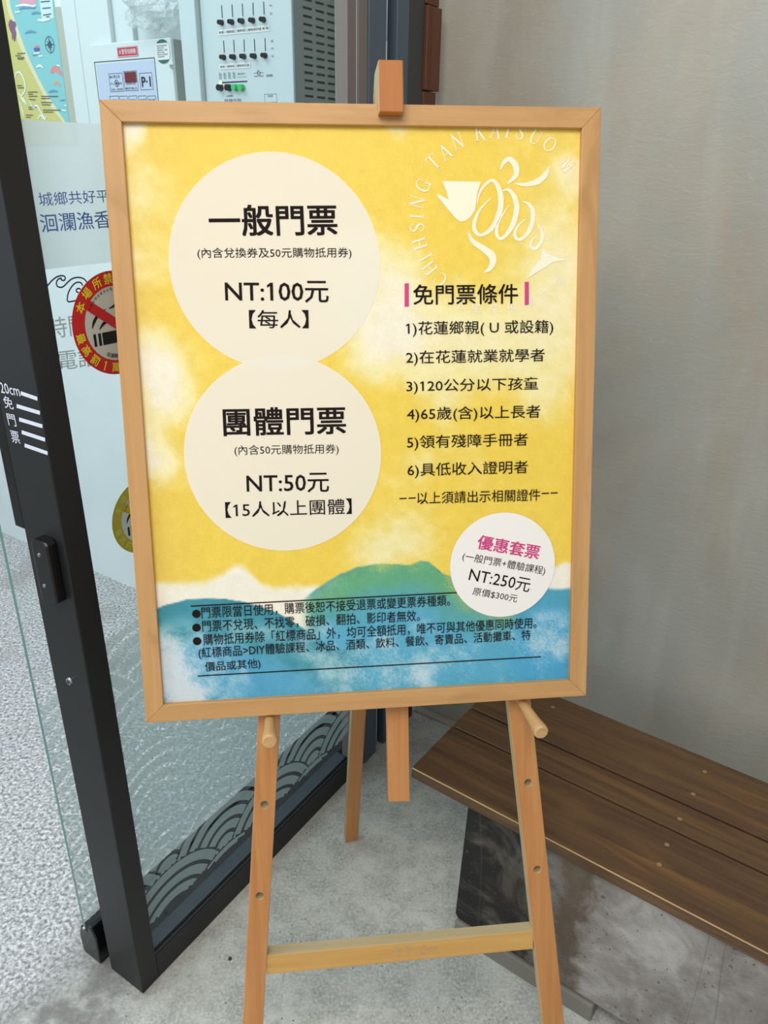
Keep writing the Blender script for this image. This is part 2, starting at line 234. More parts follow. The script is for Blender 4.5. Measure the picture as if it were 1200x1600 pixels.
MAPR = [[(-1.4861,1.7062),(-1.4756,1.7193),(-1.456,1.7208),(-1.4438,1.7047),(-1.4407,1.6865),(-1.4501,1.6687),(-1.4711,1.6555),(-1.4509,1.6366)],[(-1.4806,1.6672),(-1.4568,1.6459),(-1.4473,1.6342)],[(-1.4795,1.6418),(-1.4734,1.6184),(-1.4739,1.6021)],[(-1.4314,1.6453),(-1.4197,1.6267),(-1.3975,1.6309),(-1.3824,1.61),(-1.366,1.5937)],[(-1.4035,1.5942),(-1.3878,1.6055),(-1.3701,1.5938),(-1.3615,1.6028)]]
MAPT = [[(-1.4562,1.7697),(-1.4167,1.7689)],[(-1.4662,1.7647),(-1.4392,1.7634)],[(-1.4595,1.7588),(-1.424,1.7581)],[(-1.4563,1.7554),(-1.4292,1.7546)],[(-1.4334,1.6677),(-1.3854,1.6673)],[(-1.4328,1.6625),(-1.4098,1.6619)],[(-1.3722,1.6553),(-1.2916,1.6533)],[(-1.3737,1.6497),(-1.331,1.6487)],[(-1.3764,1.6396),(-1.3237,1.6378)],[(-1.374,1.6332),(-1.3313,1.6319)],[(-1.3737,1.619),(-1.2887,1.6171)],[(-1.3732,1.6133),(-1.3261,1.6126)],[(-1.4428,1.6279),(-1.4027,1.6276)],[(-1.4421,1.6225),(-1.421,1.6222)],[(-1.4618,1.6066),(-1.4256,1.6061)],[(-1.4622,1.6007),(-1.4378,1.6004)],[(-1.4812,1.6867),(-1.4577,1.6864)],[(-1.4807,1.6809),(-1.4489,1.68)],[(-1.3105,1.8889),(-1.2683,1.8878)],[(-1.3069,1.8733),(-1.2685,1.8722)],[(-1.3074,1.8569),(-1.2705,1.8575)],[(-1.2951,1.852),(-1.2797,1.8516)],[(-1.4323,1.6568),(-1.3905,1.6562)],[(-1.4325,1.6488),(-1.4015,1.6469)]]
MAPC = [-1.2966,1.7843,-1.2723,1.8102]
P1 = {'front': [-1.0768,-0.7604,1.7678,1.7678],'red': [-0.9635,-0.8844,1.7328,1.7561],'insp': [-0.8169,-0.7668,1.7117,1.7649],'panel': [-1.0555,-0.8244,1.4892,1.721],'boxkey': [-1.0082,-0.9536,1.6538,1.6973],'boxled': [-0.9494,-0.8964,1.6543,1.7003],'led': [-0.9443,-0.8995,1.6737,1.6979],'boxp': [-0.8878,-0.8397,1.6547,1.694],'p1': [-0.881,-0.8466,1.662,1.6854],'key': [-0.9902,-0.9684,1.664,1.6831],'k1': [-1.0147,-0.9778,1.6237,1.6443],'k2': [-0.9752,-0.9426,1.6229,1.6434],'k3': [-0.9378,-0.9058,1.6221,1.6428],'k4': [-0.9005,-0.8696,1.6214,1.6419],'k5': [-0.8648,-0.8338,1.6207,1.641]}
AMP = {'outer': [-0.5969,-0.285,1.7097,1.7097],'recess': [-0.5332,-0.285,1.7082,1.7082],'lab1': [-0.4941,-0.3439,1.7426,1.7537],'lab2': [-0.4966,-0.4032,1.6767,1.6874],'ledbar': [-0.4971,-0.4148,1.6496,1.6523],'logo': [-0.3944,-0.366,1.6584,1.6682],'oprint': [-0.3588,-0.3406,1.6573,1.6613],'dash': [-0.3665,-0.3309,1.6078,1.6244],'lamp': [-0.5,-0.4921,1.6472,1.6531]}
AMPK = [[-0.4806,1.7665],[-0.4501,1.7656],[-0.4202,1.7653],[-0.3895,1.7645],[-0.3593,1.7641],[-0.4806,1.7001],[-0.4505,1.6993],[-0.4205,1.6989],[-0.3899,1.6982],[-0.3593,1.6977]]
AMPS = [[(-0.4787,1.799),(-0.4785,1.7755)],[(-0.448,1.7983),(-0.448,1.775)],[(-0.418,1.7976),(-0.4182,1.7743)],[(-0.3876,1.7972),(-0.3881,1.7738)],[(-0.3577,1.7965),(-0.3576,1.7733)],[(-0.4793,1.7324),(-0.4789,1.7094)],[(-0.4488,1.7324),(-0.4489,1.7085)],[(-0.4184,1.7315),(-0.4191,1.7078)],[(-0.3885,1.7306),(-0.3885,1.7074)],[(-0.3582,1.7302),(-0.3583,1.7063)]]
AMPL = [[-0.4956,1.6407],[-0.4698,1.6399],[-0.449,1.6393],[-0.43,1.6387]]
BL = {'pale': [(0.0361,-0.0309,0.022,1.2),(0.3814,-0.0266,0.02,0.9),(0.4073,-0.0303,0.012,0.6),(0.3255,-0.2073,0.1,0.35),(0.3865,-0.2588,0.07,0.75),(0.3964,-0.1907,0.05,0.5),(0.3584,-0.3279,0.06,0.55),(0.4491,-0.3118,0.07,0.55),(0.5317,-0.2953,0.07,0.5),(0.6134,-0.1914,0.06,0.65),(0.6205,-0.0897,0.03,0.7),(0.6061,-0.2962,0.06,0.6),(0.5886,-0.3677,0.05,0.4),(0.0514,-0.1012,0.045,0.45),(0.04,-0.2059,0.04,0.4),(0.0513,-0.3486,0.045,0.8),(0.0403,-0.3227,0.04,0.5),(0.0698,-0.3922,0.04,0.7),(0.0351,-0.4617,0.035,0.9),(0.0246,-0.4261,0.03,0.5),(0.0135,-0.461,0.02,0.4),(0.3921,-0.4909,0.04,0.45),(0.3816,-0.5747,0.05,0.55),(0.3345,-0.5918,0.05,0.35),(0.4952,-0.4941,0.04,0.25),(0.4394,-0.4007,0.03,0.25),(0.602,-0.6029,0.03,0.2)],'sat': [(0.398,-0.0748,0.09,0.6),(0.4412,-0.1488,0.06,0.5),(0.2955,-0.0476,0.08,0.3),(0.0435,-0.5982,0.09,0.7),(0.1863,-0.6138,0.08,0.6),(0.3661,-0.399,0.05,0.5),(0.3742,-0.4536,0.04,0.4),(0.5812,-0.5158,0.09,0.6),(0.401,-0.5284,0.05,0.3),(0.0732,-0.2725,0.05,0.25),(0.1113,-0.0613,0.06,0.2)],'white': [(0.0356,-0.7887,0.05,1.0),(0.0239,-0.7586,0.04,0.8),(0.0665,-0.8054,0.03,0.6),(0.3879,-0.7903,0.035,0.5),(0.3065,-0.7754,0.04,0.55),(0.6044,-0.7421,0.04,0.6),(0.5648,-0.7602,0.04,0.35),(0.0454,-0.7067,0.03,0.25),(0.4464,-0.7837,0.05,0.3),(0.2363,-0.7514,0.03,0.2),(0.3501,-0.748,0.03,0.25),(0.6276,-0.6531,0.04,0.0)],'green': [(0.4138,-0.6403,0.022,1.0),(0.3523,-0.6356,0.07,0.75),(0.2958,-0.6474,0.05,0.6),(0.3992,-0.6669,0.07,0.5),(0.3233,-0.6729,0.06,0.4)]}

# ------------------------------------------------------------ materials
M = {}
def concrete_floor():
    m = material('floor_concrete', (176, 176, 170), .55); g = N(m); v = g.coord()
    big = g.noise(v, 2.2, 5, .6, .4); mid = g.noise(v, 14, 6, .65); fine = g.noise(v, 160, 3, .7)
    c = g.ramp(big, [(.3, (160, 163, 161)), (.5, (198, 198, 191)), (.68, (228, 226, 216))])
    c = g.mix(g.smooth(mid, .3, .75), c, (150, 150, 146)); c = g.mix(g.smooth(fine, .35, .8), c, (214, 214, 206))
    vo = g.n('ShaderNodeTexVoronoi'); vo.inputs['Scale'].default_value = 70; g.l(v, vo.inputs['Vector'])
    pit = g.math('MULTIPLY', g.math('LESS_THAN', vo.outputs['Distance'], .13), g.smooth(g.noise(v, 9, 2), .52, .6))
    c = g.mix(g.math('MULTIPLY', pit, .7), c, (84, 80, 74))
    c = g.mix(g.math('MULTIPLY', g.math('LESS_THAN', g.noise(v, 220, 1), .3), .5), c, (100, 98, 94))
    gr = g.noise(v, 45, 4, .75); c = g.mix(g.math('MULTIPLY', g.smooth(gr, .52, .7), .45), c, (132, 132, 128))
    # washed, sealed pebble finish inside the door line
    sx = g.n('ShaderNodeSeparateXYZ'); g.l(g.n('ShaderNodeTexCoord').outputs['Object'], sx.inputs[0])
    vv = g.math('ADD', g.math('MULTIPLY', sx.outputs[0], .8418), g.math('MULTIPLY', sx.outputs[1], -.5398))  # along V
    uu = g.math('ADD', g.math('MULTIPLY', sx.outputs[0], .5398), g.math('MULTIPLY', sx.outputs[1], .8418))
    inside = g.smooth(g.math('ADD', vv, g.math('MULTIPLY', big, .3)), -.85, -1.02)
    near = g.smooth(uu, .25, .48); ins = g.math('MULTIPLY', inside, near)
    peb = g.noise(v, 120, 3, .6, .3)
    stn = g.math('MULTIPLY', g.smooth(g.math('ADD', vv, g.math('MULTIPLY', g.noise(v, 8, 4), .16)), -.80, -.90), g.smooth(uu, .74, .58))
    c = g.mix(g.math('MULTIPLY', stn, g.smooth(mid, .25, .6)), c, (124, 121, 117))
    c = g.mix(ins, c, g.ramp(peb, [(.34, (118, 118, 122)), (.5, (184, 183, 184)), (.64, (232, 231, 228))]))
    c = g.mix(g.math('MULTIPLY', g.math('MULTIPLY', ins, g.smooth(g.noise(v, 3.1, 4), .52, .68)), .4), c, (138, 126, 118))
    g.l(c, g.b.inputs['Base Color'])
    g.l(g.math('SUBTRACT', .62, g.math('MULTIPLY', ins, .34)), g.b.inputs['Roughness'])
    h = g.math('ADD', g.math('MULTIPLY', fine, .35), g.math('MULTIPLY', g.math('MULTIPLY', peb, ins), 2.2))
    h = g.math('SUBTRACT', h, g.math('MULTIPLY', pit, .6)); g.bump(h, .55, .004); return m
def plaster():
    m = material('grey_plaster', (165, 158, 144), .5); g = N(m); v = g.coord()
    a = g.noise(v, 1.6, 5, .55, .5); s = g.noise(g.coord(None, (5, 5, .9)), 1.4, 4, .5, .6); f = g.noise(g.coord(None, (1, 1, 2.2)), 26, 6, .7, 1.2)
    c = g.ramp(a, [(.3, (158, 148, 132)), (.5, (172, 164, 150)), (.7, (186, 181, 169))])
    c = g.mix(g.math('MULTIPLY', g.smooth(g.noise(g.coord(None, (1, 1, .5)), 2.3, 5, .6, .8), .46, .62), .5), c, (160, 166, 162))
    c = g.mix(g.math('MULTIPLY', g.smooth(s, .48, .7), .55), c, (184, 182, 172))
    c = g.mix(g.math('MULTIPLY', g.smooth(f, .55, .85), .35), c, (204, 202, 194))
    g.l(c, g.b.inputs['Base Color']); g.b.inputs['Roughness'].default_value = .42
    g.bump(g.math('ADD', f, g.math('MULTIPLY', s, 1.5)), .30, .004); return m
def block_concrete():
    m = material('stained_concrete', (140, 136, 128), .8); g = N(m); v = g.coord()
    a = g.noise(v, 9, 6, .65, .4); f = g.noise(v, 70, 4, .7)
    c = g.ramp(a, [(.32, (112, 106, 98)), (.5, (142, 137, 130)), (.66, (176, 172, 166))])
    sx = g.n('ShaderNodeSeparateXYZ'); g.l(g.n('ShaderNodeAttribute', attribute_name='lc').outputs['Vector'], sx.inputs[0])
    n2 = g.noise(v, 14, 6, .7, .9)
    x = g.math('ADD', sx.outputs[0], g.math('MULTIPLY', g.math('SUBTRACT', n2, .5), .22))
    soot = g.math('MULTIPLY', g.smooth(x, .21, .10), g.smooth(g.noise(v, 7, 6, .65, .8), .36, .50))
    c = g.mix(g.math('MULTIPLY', g.smooth(x, .26, .12), .85), c, (62, 55, 46)); c = g.mix(g.math('MULTIPLY', soot, .95), c, (24, 22, 20))
    st = g.math('SUBTRACT', g.math('ADD', sx.outputs[0], g.math('MULTIPLY', g.math('SUBTRACT', n2, .5), .10)), .235); streak = g.smooth(g.math('ABSOLUTE', st), .040, .012)
    c = g.mix(g.math('MULTIPLY', streak, .75), c, (88, 68, 46))
    cr = g.math('ABSOLUTE', g.math('SUBTRACT', g.noise(g.coord(None, (1, 1, .07)), 7, 2, .4), .5))
    c = g.mix(g.math('MULTIPLY', g.smooth(cr, .004, .001), .4), c, (84, 82, 80))
    c = g.mix(g.math('MULTIPLY', g.math('LESS_THAN', g.noise(v, 120, 1), .28), .7), c, (70, 68, 64))
    g.l(c, g.b.inputs['Base Color']); g.bump(g.math('ADD', f, a), .5, .004); return m
def glass():
    m = bpy.data.materials.new('clear_glass'); m.use_nodes = True; t = m.node_tree; t.nodes.clear(); g = N(m)
    o = g.n('ShaderNodeOutputMaterial'); tr = g.n('ShaderNodeBsdfTransparent'); gl = g.n('ShaderNodeBsdfGlossy'); mx = g.n('ShaderNodeMixShader')
    tr.inputs[0].default_value = (.955, .985, .98, 1); gl.inputs['Roughness'].default_value = .02
    lw = g.n('ShaderNodeLayerWeight'); lw.inputs[0].default_value = .5
    g.l(g.math('ADD', g.math('MULTIPLY', g.math('POWER', lw.outputs['Facing'], 5.0), .9), .025), mx.inputs[0]); g.l(tr.outputs[0], mx.inputs[1]); g.l(gl.outputs[0], mx.inputs[2]); g.l(mx.outputs[0], o.inputs[0]); return m
def film(name, col, alpha, trans=.5):
    """frosted vinyl: part see-through, part milky (diffuse + translucent)"""
    m = bpy.data.materials.new(name); m.use_nodes = True; m.node_tree.nodes.clear(); g = N(m)
    o = g.n('ShaderNodeOutputMaterial'); tr = g.n('ShaderNodeBsdfTransparent'); d = g.n('ShaderNodeBsdfDiffuse'); tl = g.n('ShaderNodeBsdfTranslucent')
    a = g.n('ShaderNodeMixShader'); b = g.n('ShaderNodeMixShader'); c = (*lin(col), 1)
    d.inputs[0].default_value = c; tl.inputs[0].default_value = c; a.inputs[0].default_value = trans; b.inputs[0].default_value = alpha
    g.l(d.outputs[0], a.inputs[1]); g.l(tl.outputs[0], a.inputs[2]); g.l(tr.outputs[0], b.inputs[1]); g.l(a.outputs[0], b.inputs[2]); g.l(b.outputs[0], o.inputs[0]); return m
M['floor'] = concrete_floor(); M['plaster'] = plaster(); M['block'] = block_concrete(); M['glass'] = glass()
M['glass_edge'] = material('green_glass_edge', (96, 138, 130), .2)
M['frost'] = film('frosted_band', (236, 247, 247), .90, .66); M['wave'] = film('wave_film', (190, 208, 206), .56, .5)
M['white'] = material('white_paint', (208, 220, 222), .6); M['wallwhite'] = material('interior_white_wall', (226, 234, 234), .7)
g = N(M['wallwhite']); a = g.noise(g.coord(), 2.5, 4); g.l(g.ramp(a, [(.3, (212, 224, 226)), (.7, (228, 236, 237))]), g.b.inputs['Base Color']); g.bump(g.noise(g.coord(), 40, 4), .15, .002)
M['black'] = material('black_coated_aluminium', (30, 31, 32), .42, 0, .35); M['blackgloss'] = material('black_plastic', (14, 14, 16), .22)
M['slate'] = material('slate_blue_aluminium', (80, 94, 108), .4, .1); M['slate2'] = material('slate_sky_reflection', (50, 62, 73), .35); M['taupe'] = material('taupe_aluminium', (122, 112, 109), .45, .1)
M['dark'] = material('dark_channel', (26, 28, 29), .6); M['charcoal'] = material('charcoal_steel', (62, 62, 60), .6)
M['steel'] = material('steel', (190, 192, 194), .28, 1.0)
M['frame'] = wood('light_frame_wood', (188, 139, 84), (201, 154, 98)); M['easel'] = wood('orange_easel_wood', (202, 142, 82), (182, 116, 62))
M['easel2'] = wood('pale_yellow_wood', (214, 168, 96), (200, 146, 76)); M['clamp'] = wood('amber_wood', (180, 108, 40), (168, 98, 36))
M['bench'] = wood('dark_stained_wood', (106, 76, 46), (72, 50, 33), k=.8); M['bench'].node_tree.nodes['Principled BSDF'].inputs['Roughness'].default_value = .34
bg = N(M['bench']); bl0 = bg.b.inputs['Base Color'].links[0].from_socket; bg.l(bg.mix(bg.math('MULTIPLY', bg.smooth(bg.noise(bg.coord('lc', (2.2, 26, 26)), 1.0, 4, .6, 1.0), .5, .72), .45), bl0, (138, 98, 54)), bg.b.inputs['Base Color'])
M['rawglint'] = wood('worn_highlight_wood', (206, 176, 126), (176, 140, 92)); M['redwood'] = wood('reddish_brown_wood', (104, 58, 28), (82, 44, 22))
M['sidewood'] = wood('pale_side_wood', (196, 178, 140), (182, 160, 118)); M['peg'] = wood('pale_dowel_wood', (206, 166, 114), (188, 146, 96))
M['plug'] = material('worn_plug', (150, 124, 94), .5)
M['ink'] = material('black_ink', (26, 16, 13), .8, 0, .2); M['pink'] = material('magenta_ink', (206, 58, 122), .6); M['cream'] = material('cream_ink', (244, 236, 208), .6)
M['blueink'] = material('blue_vinyl', (62, 96, 158), .5); M['greyink'] = material('grey_vinyl', (160, 178, 178), .6); M['navy'] = material('navy_line', (34, 46, 72), .5)
M['whiteink'] = material('white_vinyl', (216, 220, 232), .5); M['stred'] = material('sticker_red', (186, 34, 34), .35); M['styel'] = material('sticker_yellow', (226, 204, 48), .4)
M['stgrey'] = material('sticker_silver_grey', (190, 188, 178), .4); M['stblack'] = material('sticker_black', (12, 12, 12), .4)
M['olive'] = material('sticker_olive_yellow', (206, 186, 56), .4); M['olive2'] = material('sticker_lime_print', (226, 222, 96), .4); M['stwhite'] = material('sticker_white', (222, 228, 226), .4)
M['paper'] = material('white_paper_print', (240, 234, 226), .6)
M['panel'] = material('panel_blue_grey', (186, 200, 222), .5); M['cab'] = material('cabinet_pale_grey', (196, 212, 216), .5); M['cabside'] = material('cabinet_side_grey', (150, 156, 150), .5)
M['red'] = material('label_red', (196, 44, 58), .5); M['dred'] = material('led_dark_red', (110, 30, 42), .2); M['green'] = material('label_green', (30, 104, 84), .5)
M['btngreen'] = material('green_button', (60, 190, 110), .3); M['print'] = material('grey_print', (60, 70, 84), .6)
M['lamp'] = material('lit_green_lamp', (200, 255, 120), .4); bs = M['lamp'].node_tree.nodes['Principled BSDF']; bs.inputs['Emission Color'].default_value = (.6, 1, .2, 1); bs.inputs['Emission Strength'].default_value = 1.5
M['veil'] = film('cream_translucent_ink', (250, 243, 226), .76, 0.0)

HZ = (B0, UU, VV, ZZ)
def onwall(u): return (B0+UU*u, VV, ZZ, -UU)          # (v, z) drawing on a plane across the back wall, facing the entrance
DOOR = (B0, UU, ZZ, VV)                                # (u, z) drawing on the glass door, facing +V
POST = (B0, VV, ZZ, -UU)                              # (-v, z) drawing on the post's narrow face

# ------------------------------------------------------------ setting
o = G().plate((B0, UU, VV, ZZ), [(-3.2, -4.2), (1.2, -4.2), (1.2, 3.2), (-3.2, 3.2)], -.05, 0).obj('floor', M['floor']); tag(o, kind='structure')
o = G().plate(onwall(1.05), [(-4.2, 0), (-.03, 0), (-.03, 2.9), (-4.2, 2.9)], -.12, 0).obj('wall_interior', M['wallwhite']); tag(o, kind='structure')
o = G().plate(onwall(1.05), [(-.03, 0), (3.2, 0), (3.2, 2.9), (-.03, 2.9)], -.12, 0).obj('wall_back', M['plaster']); tag(o, kind='structure')
o = G().box(HZ, (1.035, -1.15, 1.25), (1.05, -.93, 2.9)).box(HZ, (1.02, -1.13, 1.25), (1.035, -1.0, 2.9)).obj('trim_1', M['white'], bevel=.003); tag(o, kind='structure')
o = G().box(HZ, (1.038, -1.215, 1.25), (1.05, -1.155, 2.9)).obj('trim_2', M['white'], bevel=.003); tag(o, kind='structure')
o = G().box(HZ, (1.028, .002, 0), (1.05, 2.6, .012)).obj('trim_3', M['plaster'], bevel=.003); tag(o, kind='structure')

# ------------------------------------------------------------ glass door
door = thing('door_1', L(0, 0, 0), kind='structure')
g = G()
zc = 2.42
g.box(HZ, (0, -.094, 0), (.041, 0, zc)); o = g.obj('post', M['black'], door, bevel=.002)
post = o
G().box(HZ, (.0005, -.117, .985), (.014, -.0945, zc)).obj('rubber_seal', M['blackgloss'], post, bevel=.001)
g = G()
for b in PB: g.plate(POST, b, None, .0006)
o = g.obj('stripe_marking', M['whiteink'], post)
PT = [('120cm', -.0925, 1.1950, .0536, .0150, .0522, .6), ('免', -.0812, 1.1745, .0215, .0175, .06, .5), ('門', -.0800, 1.1500, .0190, .0170, .06, .5), ('票', -.0795, 1.1248, .0200, .0178, .06, .5)]
for t in PT:
    text_into(G(), t[0], POST, *t[1:6], t[6], .0006) if 0 else None
    text_into(gg := G(), t[0], POST, *t[1:6], t[6]*.5, .0006); gg.obj('lettering', M['whiteink'], post)
g = G()                                                # lock keeper block with two screws
g.plate(POST, [(-.020, .888), (-.052, .884), (-.0555, .89), (-.0555, .982), (-.049, .989), (-.022, .991), (-.017, .985), (-.017, .893)], 0, .017)
lk = g.obj('lock_keeper', M['blackgloss'], door, bevel=.0025)
for x, z in ((.0387, .966), (.0405, .914)): G().tube(L(-.0165, -x, z), L(-.0185, -x, z), .0032, .0028).obj('screw', M['steel'], lk)
G().tube(L(0, -.0498, .728), L(-.003, -.0498, .728), .0068, .006).obj('ring_screw', M['steel'], post)
G().tube(L(-.0025, -.0498, .728), L(-.0036, -.0498, .728), .0036, .003).obj('screw_socket', M['blackgloss'], post)
G().box(HZ, (.041, -.045, 0), (.700, 0, .066)).obj('bottom_rail', [M['black']], door, bevel=.002)
G().box(HZ, (.041, -.043, .066), (.700, -.002, .0685)).obj('rail_sky_reflection', M['slate2'], door, bevel=.001)  # slate colour paints the sky's reflection on top of the black rail
G().box(HZ, (.041, -.045, 2.3), (.700, 0, zc)).obj('top_rail', M['black'], door, bevel=.002)
G().box(HZ, (.700, -.026, 0), (.728, 0, zc)).obj('far_stile', M['taupe'], door, bevel=.002)
G().box(HZ, (.7285, -.03, 0), (.7355, -.004, zc)).obj('gap_light_strip', M['white'], door)  # white strip painted in for the light showing through the door gap
G().box(HZ, (.7355, -.05, 0), (.765, -.001, zc)).obj('jamb_lining', M['taupe'], door, bevel=.0015)
G().box(HZ, (.765, -.05, 0), (.822, .002, zc)).obj('jamb_panel', M['slate'], door, bevel=.0015)
G().box(HZ, (.822, -.05, 0), (.860, -.022, zc)).obj('jamb_channel', M['dark'], door)
G().box(HZ, (.860, -.05, 0), (.902, .002, zc)).obj('jamb_panel', M['slate'], door, bevel=.0015)
G().box(HZ, (.902, -.05, 0), (.961, .001, zc)).obj('jamb_post', M['charcoal'], door, bevel=.0015)
G().box(HZ, (.041, -.175, 0), (1.05, -.051, .05)).obj('sill', M['dark'], door, bevel=.002)
def pane(name, u0, u1, z0, z1, v, th, parent):
    g = G(); e = .0
    P = [(u0, z0), (u1, z0), (u1, z1), (u0, z1)]
    g.plate((B0+VV*v, UU, ZZ, VV), P, None, th)
    vs = [L(a, v+t, z) for t in (0, th) for a, z in P]
    g.add(vs, [(i, (i+1) % 4, (i+1) % 4+4, i+4) for i in range(4)], None, 1)
    return g.obj(name, [M['glass'], M['glass_edge']], parent)
fp = pane('glass_pane', .0415, .712, .0685, 2.3, -.012, .008, door)
FD = (B0+VV*-.004, UU, ZZ, VV)
G().plate(FD, [(.0415, 1.360), (.6995, 1.360), (.6995, 1.530), (.0415, 1.530)], None, .0006).obj('frosted_band', M['frost'], fp)
for t, nm in zip(GT, ('b', 'b', 'g', 'g')):
    text_into(gg := G(), t[0], FD, *t[1:6], t[6]*.6, .0010); gg.obj('lettering', M['blueink'] if nm == 'b' else M['greyink'], fp)
g = G()
for l in GL: g.ribbon(FD, l, .0010, .0010, 8)
g.obj('wave_line_drawing', M['navy'], fp)
def waves(fr, u0, u1, z0, z1, R, z, seed):
    """overlapping wave scales: concentric bands, each row hidden where the row in front covers it"""
    g = G(); O, ax, ay, az = fr; rows = int((z1-z0)/(R*.5))+3; C = []
    rr = random.Random(seed)
    for k in range(rows):
        zc_ = z0-R*.9+k*R*.5; off = R*(k % 2)
        for i in range(-1, int((u1-u0)/(2*R))+3): C.append((u0+off+i*2*R-R*.6, zc_, k))
    bands = [(.86, 1.0), (.66, .80), (.46, .60), (.26, .40), (0.02, .20)]
    for cx, cy, k in C:
        front = [c for c in C if c[2] < k and c[2] >= k-4 and abs(c[0]-cx) < 2.1*R]
        for a, b in bands:
            n = 64; sub = 3
            for s_ in range(sub):
                q0 = (a+(b-a)*s_/sub)*R; q1 = (a+(b-a)*(s_+1)/sub)*R
                for i in range(n):
                    t0 = math.pi*i/n; t1 = math.pi*(i+1)/n; tm = (t0+t1)/2; qm = (q0+q1)/2
                    px, py = cx+qm*math.cos(tm), cy+qm*math.sin(tm)
                    if not (u0 < px < u1 and z0 < py < z1): continue
                    if any((px-c[0])**2+(py-c[1])**2 < (R*1.03)**2 for c in front): continue
                    g.add([O+ax*(cx+q*math.cos(t))+ay*(cy+q*math.sin(t))+az*z for q, t in ((q0, t0), (q1, t0), (q1, t1), (q0, t1))], [(0, 1, 2, 3)])
    return g
waves(FD, .0415, .6995, .15, .80, .150, .0006, 3).obj('wave_film', M['wave'], fp)
rp = pane('rear_glass_pane', -.004, 1.0495, .05, 2.3, -.158, .008, door)
RD = (B0+VV*-.150, UU, ZZ, VV)
waves(RD, -.002, 1.04, .10, .64, .150, .0006, 5).obj('wave_film', M['wave'], rp)
g = G(); g.plate((L(0, 0, 0), VV, ZZ, UU), [(-.172, 0), (-.118, 0), (-.118, .075), (-.128, .098), (-.140, .098), (-.144, .080), (-.166, .080), (-.175, .05)], -.006, .09)
sh = g.obj('floor_guide', M['blackgloss'], door, bevel=.003)
G().tube(L(-.0065, -.150, .086), L(-.0095, -.150, .086), .004, .003).obj('screw', M['steel'], sh)

# ------------------------------------------------------------ stickers on the glass
def sticker(name, v, cu, cz, mats, label):
    ring, band, letter, ground, blk = mats
    fr = (L(cu, v, cz), UU, ZZ, VV); r = .0715
    t = thing(name, L(cu, v, cz), label, 'sticker')
    G().disc(fr, (0, 0), r*.73, .0004).obj('ground', ground, t)
    G().disc(fr, (0, 0), r, .0006, 72, r*.715).obj('ring', ring, t)
    g = G()
    for x0, x1 in ((-.56, -.50), (-.45, -.385), (-.355, .50)): g.plate(fr, [(x0*r, -.37*r), (x1*r, -.37*r), (x1*r, -.13*r), (x0*r, -.13*r)], None, .0007)
    for pts in ([(-.56, -.02), (-.50, .10), (-.38, .22), (-.2, .30)], [(-.40, -.06), (-.3, .03), (-.15, .09), (0, .11)], [(-.12, .30), (.05, .36), (.15, .5), (.3, .56)], [(.1, .1), (.3, .12), (.42, .26), (.5, .28)]):
        g.ribbon(fr, [(a*r, b*r) for a, b in pts], [.0004, .0022, .0022, .0004], .0007, 8)
    g.obj('cigarette_sign', blk, t)
    c, s = math.cos(math.radians(-36)), math.sin(math.radians(-36)); h = .095; pts = [(-.74, -h), (.74, -h), (.74, h), (-.74, h)]
    G().plate(fr, [((x*c-y*s)*r, (x*s+y*c)*r) for x, y in pts], None, .0009).obj('diagonal_bar', band, t)
    g = G()
    for ch, a in zip('本場所禁止吸菸', (152, 132, 112, 94, 75, 55, 35)): text_at(g, ch, fr, .86*r*math.cos(math.radians(a)), .86*r*math.sin(math.radians(a)), .20*r, a-90, .8, .0010)
    for ch, a in zip('最高罰1萬元整', (191, 208, 226, 243, 261, 279, 298)): text_at(g, ch, fr, .86*r*math.cos(math.radians(a)), .86*r*math.sin(math.radians(a)), .19*r, a+90, .8, .0010, aspect=1 if ch != '1' else .25)
    g.obj('lettering', letter, t)
    g = G()
    for ch, a in zip('花蓮縣衛生局', (245, 253, 261, 269, 277, 285)): text_at(g, ch, fr, .63*r*math.cos(math.radians(a)), .63*r*math.sin(math.radians(a)), .085*r, a+90, .3, .0010)
    for i in range(12): a = 148-i*7; text_at(g, '菸害防制法規定全面禁菸'[i % 11], fr, .66*r*math.cos(math.radians(a)), .66*r*math.sin(math.radians(a)), .055*r, a-90, 0, .0010)
    g.obj('small_lettering', blk, t)
    return t
sticker('no_smoking_sticker', -.0028, .139, 1.278, (M['stred'], M['stred'], M['styel'], M['stgrey'], M['stblack']), 'large red round no smoking sticker with yellow lettering on the glass door')
sticker('no_smoking_sticker', -.149, .262, .895, (M['olive'], M['olive'], M['olive2'], M['stwhite'], M['stblack']), 'olive yellow round no smoking sticker lower down on the rear glass')

# ------------------------------------------------------------ boards at the wall end and cord
t = thing('timber_post', L(1.0, 0, 0), 'reddish brown timber boards stacked upright between door jamb and grey wall', 'post')
ys = [0, .42, .86, 1.26, 1.665, 1.815, 2.42]; us = [1.028, 1.034, 1.028, 1.028, 1.028, 1.039, 1.030]
ys = [0, .35, .72, 1.05, 1.34, 1.626, 1.775, 2.1, 2.42]
for i in range(8): G().box(HZ, (.9615, -.04+.0, ys[i]+.001), (1.012+(.006 if i % 2 else 0), .004+(.004 if i % 2 else 0), ys[i+1]-.001)).obj('board', M['redwood'], t, bevel=.0015)
g = G(); pts = [L(.842+.0015*math.sin(i*1.3), -.013, 2.42-i*.12) for i in range(21)]
for a, b in zip(pts, pts[1:]): g.tube(a, b, .0028, .0028, 8)
tag(g.obj('cord', M['white'], None, smooth=True), 'thin white cord hanging down the dark slot of the door jamb', 'cord')

